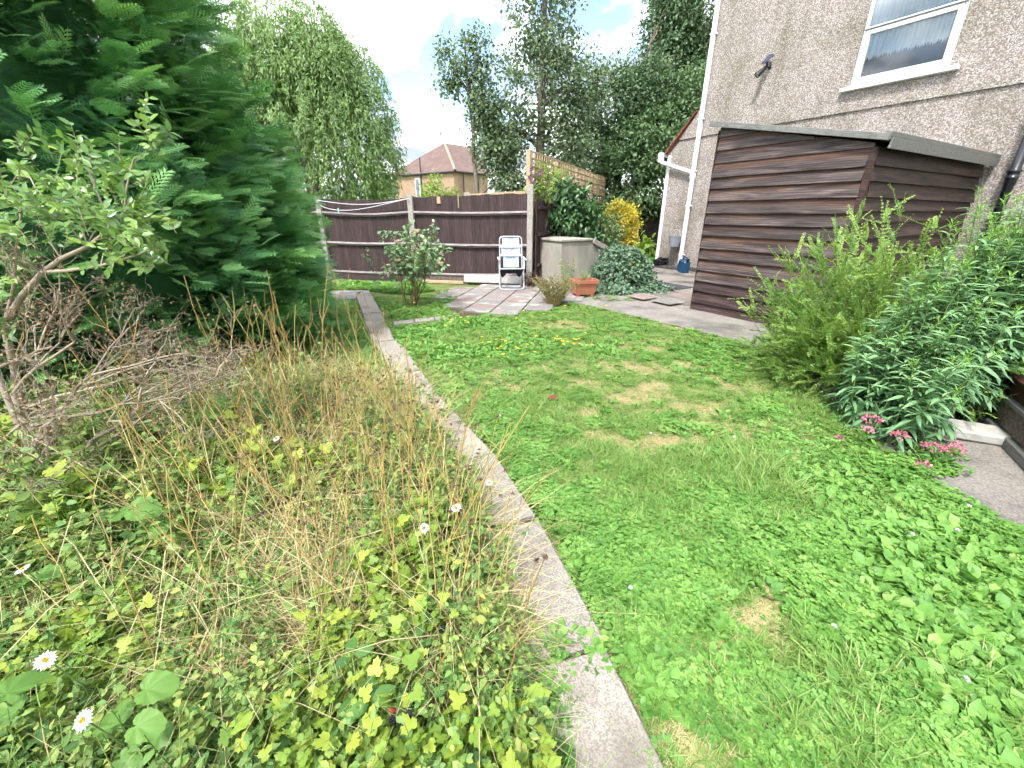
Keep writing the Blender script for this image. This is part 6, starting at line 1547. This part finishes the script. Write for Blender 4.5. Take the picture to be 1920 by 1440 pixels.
idx = np.where(u < ph, np.where(y < 0.75, 7, rng.choice([6, 7, 8, 7], n)), np.where(u < ph + 0.12, rng.choice([9, 10], n), np.where(u < ph + 0.12 + np.where(y < 0.8, 0.0, 0.07 * hay), rng.integers(13, 17, n), rng.choice([0, 1, 2, 0, 1, 2, 12, 11], n))))
av = (vnoise(x, y, 2.2, 41) > np.where(dp_ < 0.9, 0.42, 0.62)) & (y < 2.0)
idx = np.where(av & (rng.random(n) < 0.46), rng.choice([3, 4, 3, 4, 5], n), idx)
hsc = np.clip(0.70 + 0.6 * vnoise(x, y, 1.3, 44), 0.6, 1.3) * np.interp(y, [0.8, 1.6, 2.4], [0.95, 1.2, 1.3]) * np.clip(0.6 + dp_ * 2.5, 0.6, 1.0) 
scl = rng.uniform(0.75, 1.2, n) * hsc
scl = np.where(idx == 11, scl * 0.9, scl)
rot = np.stack([rng.normal(0, 0.16, n), rng.normal(0, 0.16, n), rng.uniform(0, 6.28, n)], 1)
bd = instancer('bed_weeds', np.stack([x, y, np.zeros(n)], 1), rot, scl, idx, bed_c)
tag(bd, 'overgrown bed of dry grass stalks and leafy weeds beside the path', 'weeds', kind='stuff')

# tall dead flower stalks: countable, one object each
stalk_me = []
for k in range(7):
    gg, ends = seedstalk(1.0, 's', heads=int(rng.integers(2, 5)))
    hds = []
    for q in np.array(ends):
        m = 14; dd = rdir(m, -0.3, 1); hd = Geo(); hd.scatter(T_diamond(0.6, 0.2), np.repeat(q[None], m, 0), dd, dd + jit(m, 0.4), rng.uniform(0.008, 0.014, m), rng.random(m)); hds.append(hd.mesh('seed_head', M['seed']))
    stalk_me.append((gg.mesh('stalk', M['drystem']), hds))
ns = 0
tops = [(640, 620), (655, 650), (700, 640), (667, 668), (708, 668), (716, 690), (727, 655), (735, 690), (762, 680), (684, 700), (640, 690), (605, 640), (600, 670), (655, 720), (690, 735), (745, 740), (720, 760), (765, 745), (835, 790), (862, 800), (845, 815), (790, 735), (775, 770), (810, 765),
        (460, 630), (380, 625), (330, 640), (310, 655), (425, 655), (535, 600), (555, 690), (500, 650), (520, 690), (480, 700), (575, 680), (590, 720), (545, 730), (450, 720), (350, 690), (620, 700), (630, 740), (415, 700), (575, 760), (520, 760), (660, 790), (700, 800), (740, 820), (610, 800), (560, 820), (480, 780), (400, 780), (340, 760), (780, 850), (800, 900), (720, 880), (640, 870), (870, 870), (940, 965), (860, 760), (830, 830)]
for (u, v) in tops:
    for rpt in range(2):
        hh = rng.uniform(0.50, 0.78); uu, vv = u + rng.normal(0, 10) * rpt, v + abs(rng.normal(0, 14)) * rpt + 2
        p = g(uu, vv, hh)
        if not inpoly(np.array([p.x]), np.array([p.y]), [(q[0] + 0.05, q[1]) for q in bed_poly])[0] or p.y > 3.4: continue
        st_me, hd_me = stalk_me[ns % 7]
        o = bpy.data.objects.new('dead_stalk', st_me); col.objects.link(o); o.location = (p.x, p.y, 0); o.scale = (0.9, 0.9, hh); o.rotation_euler = (rng.normal(0, 0.06), rng.normal(0, 0.06), rng.uniform(0, 6.28))
        dpath = float(np.interp(p.y, [q.y for q in path_L[::-1]], [q.x for q in path_L[::-1]])) - p.x
        lab, grp = (('thin dead flower stalk with dark seed heads rising beside the path edge', 'dead flower stalks beside the path') if dpath < 0.42 else
                    ('thin dead flower stalk with dark seed heads in front of the conifer hedge', 'dead flower stalks before the hedge') if p.y > 2.25 else
                    ('thin dead flower stalk with dark seed heads deep among the dry bed grass', 'dead flower stalks in the dry grass'))
        tag(o, lab, 'flower stalk', grp)
        for hm in hd_me: link(bpy.data.objects.new('seed_head', hm), o)
        ns += 1

# ox-eye daisies
def daisy(u, v, z, label, size=0.024):
    p = g(u, v, z); t = thing('daisy', label, 'flower', (p.x, p.y + 0.04, 0))
    gg = Geo(); gg.tube([(p.x, p.y + 0.04, 0), (p.x + 0.01, p.y + 0.03, z * 0.6), (p.x, p.y + 0.004, z - 0.004)], [0.0025, 0.002, 0.0017], 5); gg.build('stem', M['stem'], t)
    nrm = unit(np.array([rng.normal(0, 0.25), -0.45 + rng.normal(0, 0.2), 0.9])); ux = unit(np.cross(nrm, [0, 1, 0.2])); uy = np.cross(nrm, ux); c_ = np.array(p)
    gg = Geo(); k = 17; a = np.arange(k) * 2 * np.pi / k; dd = ux[None] * np.cos(a)[:, None] + uy[None] * np.sin(a)[:, None]
    gg.scatter(T_leaf(0.30, 0.12, 0.1, 3, 0.65), c_ + dd * 0.004, dd + nrm * 0.05, np.repeat(nrm[None], k, 0), size * 0.72 * rng.uniform(0.85, 1.1, k), rng.random(k)); gg.build('petals', M['petalwhite'], t)
    gg = Geo(); k = 40; rr = 0.006 * np.sqrt((np.arange(k) + 0.5) / k); a = np.arange(k) * 2.399; pp = c_ + nrm * 0.002 + ux[None] * (rr * np.cos(a))[:, None] + uy[None] * (rr * np.sin(a))[:, None]
    gg.scatter(T_diamond(0.9, 0.3), pp, np.repeat(nrm[None], k, 0) + jit(k, 0.4), jit(k, 1), 0.004, rng.random(k)); gg.build('disc', M['petalyellow'], t)
daisy(85, 1238, 0.36, 'white ox-eye daisy just above the drooping white daisy and large pale leaves', 0.026)
daisy(155, 1350, 0.36, 'drooping white daisy beside the two large pale heart shaped leaves', 0.026)
daisy(42, 1067, 0.34, 'white daisy seen edge on above broad leaves under the dead shrub', 0.024)
daisy(795, 990, 0.30, 'white daisy with yellow centre at the bed edge, lower of the path side pair', 0.025)
daisy(855, 952, 0.30, 'white daisy with yellow centre at the bed edge, upper of the path side pair', 0.026)
daisy(917, 905, 0.26, 'small white daisy leaning out over the concrete path slab', 0.020)
daisy(518, 822, 0.36, 'pale daisy among the dry stalks before the conifer hedge', 0.022)

# large heart-shaped leaves, each plant with its leaves as parts
HE = T_heart()
def bigplant(label, leaves):
    b = g(leaves[0][0], leaves[0][1], 0.28); t = thing('large_leaved_plant', label, 'plant', (b.x - 0.02, b.y + 0.05, 0)); bs = np.array([b.x - 0.02, b.y + 0.05, 0.0])
    for (u, v, z, sz, a) in leaves:
        p = np.array(g(u, v, z)); d = np.array([math.cos(a), math.sin(a) * 0.8, -0.12]); gg = Geo(); gg.scatter(HE, (p - d * sz * 0.24)[None], d[None], (Z3 + np.array([0, -0.35, 0]) + jit(1, 0.12)[0])[None], [sz * 0.6], [rng.random()]); o = gg.build('leaf', M['bigleaf'], t, smooth=True)
        gs = Geo(); gs.tube([bs, (bs + p) / 2 + jit(1, 0.01)[0], p - d * sz * 0.24], [0.003, 0.0025, 0.002], 5); st_ = gs.build('leaf_stalk', M['stem'], o); st_.matrix_parent_inverse = Matrix.Identity(4)
bigplant('cluster of big pale heart shaped leaves among grass near the drooping daisy', [(290, 1290, 0.30, 0.135, 0.3), (270, 1362, 0.28, 0.12, 0.0), (215, 1350, 0.22, 0.15, 2.6), (235, 1430, 0.2, 0.11, -0.4), (305, 1375, 0.2, 0.09, -1.0)])
bigplant('big green leaf clump at the very edge of the bed beside the upright daisy', [(30, 1290, 0.30, 0.15, 1.2), (20, 1330, 0.25, 0.13, 3.0), (45, 1090, 0.25, 0.14, 2.2), (90, 1075, 0.28, 0.11, 0.4)])
bigplant('broad pale green leaves half hidden in the middle of the overgrown bed', [(265, 955, 0.38, 0.17, 0.2), (225, 965, 0.34, 0.13, 2.8), (300, 985, 0.30, 0.11, -0.6)])
bigplant('broad lobed leaves at the back of the bed before the conifer hedge', [(425, 755, 0.42, 0.20, 0.4), (360, 790, 0.36, 0.22, 2.6), (395, 775, 0.40, 0.18, 1.2), (330, 815, 0.30, 0.18, 3.0), (450, 800, 0.3, 0.16, -0.3)])

# bramble with berries near the path
br = thing('bramble', 'bramble with glossy black berries and three lobed leaves close to the path', 'bramble', tuple(g(730, 1360, 0.0)))
ws = Geo(); BL = T_leaf(0.62, 0.18, 0.18, 4, 0.45); b0 = np.array(g(720, 1400, 0.0))
for (u, v, z, sz) in ((695, 1318, 0.20, 0.085), (640, 1360, 0.16, 0.075), (660, 1230, 0.20, 0.07), (800, 1170, 0.18, 0.07), (840, 1280, 0.16, 0.065), (620, 1420, 0.15, 0.08)):
    c_ = np.array(g(u, v, z)); limb(ws, b0, c_, 0.003, 0.0018, 0.08, 6, 5)
    for a in (-2.3, 0.6, 2.2 - 0.2):
        a += rng.normal(0, 0.25); d = np.array([math.cos(a), math.sin(a), 0.1]); gg = Geo(); gg.scatter(BL, (c_ + d * 0.006)[None], d[None], (Z3 + np.array([0, -0.3, 0]) + jit(1, 0.15)[0])[None], [sz * 0.8 * rng.uniform(0.85, 1.1)], [rng.random()]); gg.build('leaflet', M['bramble'], br)
def berry(u, v, z, mat, r_=0.0095):
    c_ = np.array(g(u, v, z)); bm = bmesh.new()
    for k in range(34):
        yv = 1 - 2 * (k + 0.5) / 34; rad = math.sqrt(1 - yv * yv); a = k * 2.399
        bmesh.ops.create_icosphere(bm, subdivisions=1, radius=r_ * 0.36, matrix=Matrix.Translation((c_[0] + rad * math.cos(a) * r_ * 0.85, c_[1] + rad * math.sin(a) * r_ * 0.85, c_[2] + yv * r_ * 1.1)))
    bmobj('berry', bm, mat, br, world=True, smooth=True); limb(ws, c_ + Z3 * 0.008, np.array(g(715, 1325, 0.19)), 0.0014, 0.001, 0.05, 4, 4)
for (u, v) in ((737, 1350), (753, 1355), (766, 1340), (828, 1180)): berry(u, v, 0.185, M['berry'])
berry(735, 1335, 0.19, M['redberry'], 0.008)
ws.build('canes', M['stem'], br)
# yellowing lobed weeds standing out near the path
AVL = T_lobed(3, 0.40, 22, 0.10, 0.12, 0.55); AV5 = T_lobed(5, 0.25, 26, 0.07, 0.10, 0.35)
def lobedplant(label, pts, mat, tpl):
    pts = [(a, b, c, d * 0.8, e) for a, b, c, d, e in pts]
    b = g(pts[0][0], pts[0][1] + 20, 0.0); t = thing('lobed_weed', label, 'weed', (b.x, b.y, 0)); bs = np.array(b)
    for (u, v, z, sz, a) in pts:
        p = np.array(g(u, v, z)); d = np.array([math.cos(a), math.sin(a), 0.05]); gg = Geo(); gg.scatter(tpl, (p - d * sz * 0.3)[None], d[None], (Z3 + np.array([0, -0.35, 0]) + jit(1, 0.15)[0])[None], [sz], [rng.random()]); gg.build('leaf', mat, t)
        gs = Geo(); gs.tube([bs, (bs + p) / 2 + Z3 * 0.02, p - d * sz * 0.3], [0.002, 0.0017, 0.0014], 4); gs.build('leaf_stalk', M['stem'], t)
lobedplant('yellow green lobed weed arching over the blackberries', [(770, 1240, 0.24, 0.075, 1.0), (735, 1260, 0.24, 0.06, 2.4), (780, 1300, 0.20, 0.07, -0.6), (765, 1310, 0.18, 0.06, -1.7), (790, 1225, 0.22, 0.05, 0.4)], M['avens'], AVL)
lobedplant('yellow lobed weed rising from the bed beside the path edge, above the berries', [(830, 1120, 0.24, 0.06, 0.5), (790, 1135, 0.24, 0.06, 2.5), (745, 1165, 0.26, 0.07, 2.8), (850, 1150, 0.2, 0.05, -0.3), (700, 1155, 0.26, 0.05, 2.0)], M['avens'], AVL)
lobedplant('bright rounded lobed leaf leaning over the edging kerb', [(1005, 1305, 0.13, 0.10, 0.2), (975, 1345, 0.10, 0.09, -0.5), (960, 1320, 0.12, 0.08, 1.9), (930, 1380, 0.08, 0.08, 3.0)], M['avens'], AV5)
lobedplant('yellowing lobed leaves low at the foot of the bed below the berries', [(845, 1405, 0.14, 0.075, -1.2), (815, 1370, 0.14, 0.06, 2.2), (870, 1375, 0.13, 0.055, 0.6), (700, 1400, 0.16, 0.07, 2.6), (640, 1420, 0.15, 0.06, -0.8)], M['avens'], AVL)
lobedplant('yellow green lobed weed beside the heart shaped leaf cluster', [(450, 1355, 0.2, 0.075, 0.8), (455, 1390, 0.18, 0.065, -0.7), (425, 1380, 0.18, 0.06, 2.6)], M['avens'], AV5)
# brown leaf on the lawn
p = g(1027, 748, 0.03); gg = Geo(); gg.scatter(T_leaf(0.6, 0.3, 0.3, 4), [tuple(p)], [(1, 0.2, 0.2)], [(0, -0.3, 1)], [0.09], [0.3])
o = gg.build('fallen_leaf', leafmat('rusty_leaf', [(0.20, 0.06, 0.03), (0.26, 0.09, 0.05)], mixrand=0.0)); tag(o, 'curled rusty brown fallen leaf lying on the lawn', 'leaf')
